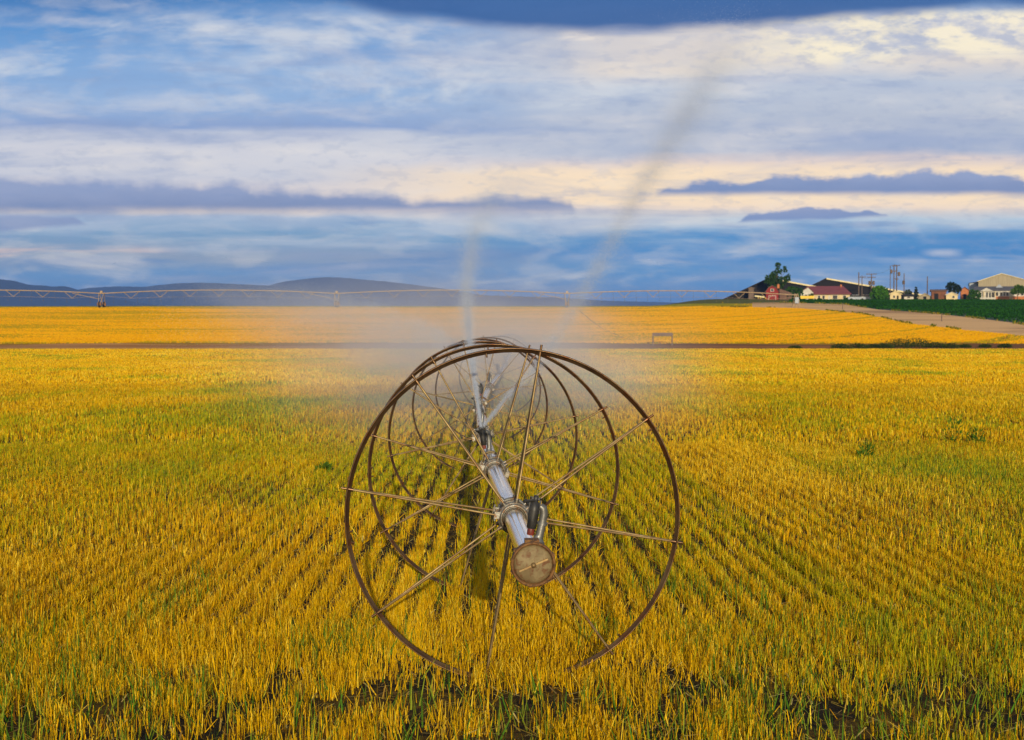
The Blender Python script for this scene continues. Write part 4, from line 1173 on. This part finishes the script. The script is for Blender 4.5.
# ---- right hand buildings
def shed(name, label, cat, px0, px1, py_eave, py_peak, Y, depth, mw, mr, pxpk=None, wins=(), door=None, front_gable=True):
    pc = (px0 + px1) / 2; bs = farm_base(pc, Y); k = mpp(Y); t = thing(name, label, cat, bs)
    X = lambda px: (px - pc) * k
    ze, zp = zrel(py_eave, Y, bs), zrel(py_peak, Y, bs); xp = X(pxpk if pxpk else pc)
    b = MB()
    if front_gable:
        b.prism([(X(px0), 0), (X(px1), 0), (X(px1), ze), (xp, zp), (X(px0), ze)], 0, depth); b.build('wall', mw, t)
        b = MB(); o_ = 0.3
        b.prism([(X(px0) - o_, ze - 0.1), (xp, zp + 0.01), (xp, zp + 0.18), (X(px0) - o_, ze + 0.07)], -o_, depth + o_)
        b.prism([(xp + 0.004, zp + 0.01), (X(px1) + o_, ze - 0.1), (X(px1) + o_, ze + 0.07), (xp + 0.004, zp + 0.18)], -o_, depth + o_)
        b.build('roof', mr, t)
    else:
        b.box(X(px0), X(px1), 0, depth, 0, ze); b.build('wall', mw, t)
        b = MB(); o_ = 0.35
        A = [(X(px0) - o_, -o_, ze - 0.06), (X(px1) + o_, -o_, ze - 0.06), (X(px1) + o_, depth / 2, zp), (X(px0) - o_, depth / 2, zp), (X(px0) - o_, depth + o_, ze - 0.06), (X(px1) + o_, depth + o_, ze - 0.06)]
        Bq = [(q[0], q[1], q[2] + 0.16) for q in A]
        b.add(A + Bq, [(0,3,2,1), (3,4,5,2), (6,7,8,9), (9,8,11,10), (0,1,7,6), (1,2,8,7), (2,5,11,8), (5,4,10,11), (4,3,9,10), (3,0,6,9)])
        b.build('roof', mr, t)
    for a0, a1, q0, q1 in wins: window(t, X(a0), X(a1), zrel(q0, Y, bs), zrel(q1, Y, bs), 0.0, fw=0.07)
    if door:
        b = MB(); b.box(X(door[0]), X(door[1]), -0.06, -0.005, 0, zrel(door[2], Y, bs)); b.build('door', M_darkwall, t)
    return t, bs, X
shed('outbuilding', 'small white and yellow outbuilding between the round bush and the poles', 'outbuilding', 890, 900.5, 294.2, 291.4, 386, 5, M_cream, M_paleroof, wins=[(893, 894.6, 298, 295.6)], door=(896.5, 898.2, 295.6))
shed('outbuilding', 'low pale hut under the grey green small tree', 'outbuilding', 904, 913, 296.2, 294.6, 388, 5, M_white, M_darkroof, wins=[(907, 909.5, 298, 296.8)], front_gable=False)
shed('outbuilding', 'tan tent shaped hut at the foot of the lone pole', 'outbuilding', 918, 931, 297.5, 293.6, 390, 5, M_tan, M_tan, pxpk=924.5, door=(923, 926, 296.4))
shed('storage_shed', 'rusty brown flat topped shed beside the dark spreading tree', 'shed', 931.5, 945.5, 291, 289.6, 388, 7, M_rustbox, M_brownroof, front_gable=False, door=(934, 938, 293.5))
shed('outbuilding', 'yellow and white hut under the dark spreading tree', 'outbuilding', 946, 957, 295, 292.5, 386, 5, M_cream, M_white, wins=[(952, 954, 298, 296)])
shed('storage_shed', 'narrow orange brown shed left of the corner bush', 'shed', 960.5, 968, 290.5, 287.4, 390, 5, M_brick, M_brownroof, door=(963, 966, 294))
t, bs, X = shed('gabled_hall', 'large tan gabled hall rising behind the white house', 'hall', 979, 1027, 281.2, 273.8, 402, 30, M_tan, M_paleroof, pxpk=1001, front_gable=True)
b = MB(); b.box(X(970.6), X(978.9), 6, 29, 0, zrel(282.2, 402, bs)); b.build('shade_tinted_side', M_blueg, t)  # left wall of the hall, its shade put into the blue-grey colour
b = MB(); b.prism([(X(970), zrel(282.4, 402, bs) + 0.02), (X(978.9), zrel(281, 402, bs)), (X(978.9), zrel(280.6, 402, bs)), (X(970), zrel(282, 402, bs) + 0.02)], 5.6, 29.4); b.build('roof', M_slate, t)
t, bs, X = shed('white_house', 'long white house with dark windows and orange brick base at the right edge', 'house', 976.5, 1044, 290.6, 286.4, 388, 9, M_white, M_slate, front_gable=False,
     wins=[(979.5, 982.3, 297.4, 292.4), (986.8, 988.6, 297.4, 292.2), (989.6, 991.4, 297.4, 292.2), (992.2, 994.2, 297.4, 292.2), (996, 998.4, 295.8, 292.2), (1000, 1002.2, 295.8, 292.2), (1003.4, 1005, 295.8, 292.2), (1006, 1008, 295.8, 292.2), (1020, 1022.5, 295.4, 292.4), (1030, 1034, 295.4, 292.4)])
Zf = lambda py: zrel(py, 388, bs)
b = MB(); b.box(X(995), X(1044), -0.5, -0.07, 0, Zf(296.4)); b.build('brick_base', M_brick, t)
b = MB(); b.prism([(X(981), Zf(291)), (X(993.5), Zf(291)), (X(987), Zf(287.6))], -0.6, 4.3); b.build('porch_gable', M_white, t)
b = MB(); b.prism([(X(996), Zf(287.2)), (X(1003), Zf(287.2)), (X(999.5), Zf(283.8))], 2.5, 5); b.build('dormer', M_blueg, t)
for px in (984.6, 995.4, 1009.6, 1011.4):
    b = MB(); b.box(X(px) - 0.12, X(px) + 0.12, -0.7, -0.52, 0, Zf(291.2)); b.build('porch_post', M_cream, t)
b = MB(); b.box(X(979), X(996), -1.4, -1.25, 0, Zf(297.4)); b.build('porch_rail', M_white, t)

# ---- utility poles
def pole(px, Y, py_top, label, arms=(), trans=(), r=0.16):
    bs = farm_base(px, Y); k = mpp(Y); t = thing('utility_pole', label, 'utility pole', bs, 'wooden utility poles at the farm')
    h = zrel(py_top, Y, bs)
    b = MB(); b.tube([(0, 0, -0.3), (0, 0, h)], [r, r * 0.75], 8); b.build('pole', M_wood, t)
    for py, half in arms:
        z = zrel(py, Y, bs); b = MB(); b.box(-half*k, half*k, -0.25, -0.13, z - 0.08, z + 0.08)
        for q in (-0.9, -0.45, 0.45, 0.9): b.tube([(q*half*k, -0.19, z + 0.082), (q*half*k, -0.19, z + 0.28)], 0.05, 6)
        b.build('crossarm', M_wood, t)
    for dx, py in trans:
        z = zrel(py, Y, bs); b = MB(); b.lathe_z([(0, -0.55), (0.30, -0.5), (0.33, -0.4), (0.33, 0.4), (0.26, 0.5), (0, 0.55)], 14, (dx*k, -0.35, z)); b.build('transformer', M_wood, t)
    return t
pole(858.4, 386, 272.2, 'plain wooden pole standing left of its shorter neighbour near the silver car')
pole(861.6, 392, 275.5, 'short pole with one crossarm just left of the transformer pole', [(277.2, 4)], r=0.13)
pole(871, 392, 273.6, 'pole with two crossarms and two side transformers above the round bush', [(274.2, 5), (277.4, 4.2)], [(-1.8, 283), (2.0, 283)])
pole(889.8, 392, 265.6, 'thin left pole of the tall close trio', [], [(0.9, 271.6)], 0.11)
pole(893.5, 392, 264.6, 'middle pole of the tall close trio with short crossarms', [(266, 2.2), (271.5, 2.0)], r=0.17)
pole(896.2, 392, 264.8, 'right pole of the tall close trio carrying a drum transformer', [(265.6, 3.2), (279.3, 1.6)], [(2.2, 274)], 0.17)
pole(903.6, 394, 273.2, 'single pole with small box just right of the tall trio', [], [(-0.5, 282.5)], 0.14)
pole(926.9, 394, 276.4, 'lone bare pole left of the rusty brown shed', [], [], 0.16)
# sagging power lines
def wire(p0, p1, name, label):
    b = MB(); pts = []
    for k in range(13):
        t = k / 12; q = p0.lerp(p1, t); q.z -= 0.9 * 4 * t * (1 - t) * 0.5; pts.append(q)
    b.tube(pts, 0.018, 5); o = b.build(name, M_black); tag(o, label, 'wire'); return o
wire(at(861.6, 276.8, 392), at(871, 276.8, 392), 'power_line', 'thin power line linking the short pole and the transformer pole')
wire(at(874, 273.8, 392), at(890.5, 268, 392), 'power_line', 'thin power line climbing from the transformer pole to the tall trio')

# ---- pipe frame by the dirt track
p0 = ground_at(653, 346.5); Y = p0.y
bs = Vector((p0.x, Y, tz(p0.x, Y))); k = mpp(Y)
t = thing('pipe_frame', 'low square frame of posts and crossbar standing at the edge of the dirt track', 'frame', bs)
h = 12.6 * k; wd = 19 * k
for xx in (0, wd):
    b = MB(); b.tube([(xx, 0, -0.2), (xx, 0, h)], 0.085, 8); b.build('post', M_wood, t)
b = MB(); b.box(-0.1, wd + 0.1, -0.10, -0.087, h - 0.34, h - 0.02); b.tube([(-0.05, 0, h), (wd + 0.05, 0, h)], 0.08, 8); b.build('crossbar', M_wood, t)

# ---- fence stakes along the dirt road
for i, (px, py, lab) in enumerate([(842.5, 309.5, 'thin wooden stake on the dirt road near the farmhouse'), (941.5, 321.5, 'thin wooden stake on the dirt road below the rusty shed')]):
    p = ground_at(px, py); b = MB(); b.tube([(0, 0, -0.1), (0.02, 0, 0.7), (0.05, 0, 1.35)], [0.10, 0.09, 0.08], 7)
    tag(b.build('stake', M_wood, None, p), lab, 'stake')

# ---- weeds along the track, and weeds in the field
def weed_mesh(n, rad, h, size, c1, c2, seed):
    rg = np.random.default_rng(seed)
    a = rg.uniform(0, 2*PI, n); r = rad * rg.uniform(0, 1, n) ** 0.6
    z = h * rg.uniform(0.03, 1, n) * np.sqrt(np.clip(1 - (r/rad)**2 * 0.8, 0.1, 1))
    P = np.stack([r*np.cos(a), r*np.sin(a), z], 1)
    d = np.stack([np.cos(a)*0.5, np.sin(a)*0.5, rg.uniform(0.2, 1.2, n)], 1); d /= np.linalg.norm(d, axis=1)[:, None]
    c = np.cross(d, rg.normal(0, 1, (n, 3))); c /= np.linalg.norm(c, axis=1)[:, None]
    s = size * rg.uniform(0.6, 1.5, n)[:, None]
    V = np.stack([P - d*s*0.6, P + c*s*0.28, P + d*s, P - c*s*0.28], 1).reshape(-1, 3)
    return V, np.array(c1) + (np.array(c2) - np.array(c1)) * rg.uniform(0, 1, (n, 1))
rows = [(840, 347.5, 1.0), (858, 347.2, 1.1), (873, 347, 0.9), (884, 347, 1.0), (897, 346.8, 1.9), (908, 346.6, 2.3), (920, 346.4, 1.8), (935, 346.6, 1.1), (950, 346.8, 1.0), (965, 346.6, 0.7), (985, 346.4, 0.7), (795, 348, 0.7), (1005, 346.5, 0.8)]
for i, (px, py, s) in enumerate(rows):
    p = ground_at(px, py + 1.5)
    V, col = weed_mesh(650, 1.1 * s, 0.62 * s, 0.12, (0.022, 0.045, 0.010), (0.07, 0.09, 0.015), 40 + i)
    o = quads_mesh('weed_shrub', V, M_leaf, 4, col); o.location = p
    lab = 'low dark green weed clump on the dirt track bank at the right'
    if s > 2: lab = 'tallest dark green weed clump on the dirt track bank'
    tag(o, lab, 'weeds', 'weed clumps along the dirt track')
for i, (px, py, s, lab) in enumerate([(955, 446, 1.0, 'tall green weed standing alone in the right stubble'), (977, 449, 0.6, 'smaller green weed just right of the tall one'), (866, 461, 0.6, 'short dark green weed in the stubble nearer the wheel'),
                                  (323, 474, 0.33, 'tiny dark green weed tuft in the stubble left of the wheel')]):
    p = ground_at(px, py); V, col = weed_mesh(90, 0.16*s + 0.05, 0.50*s, 0.05, (0.05, 0.11, 0.010), (0.10, 0.17, 0.015), 70 + i)
    o = quads_mesh('weed_plant', V, M_leaf, 4, col); o.location = p; tag(o, lab, 'weed')
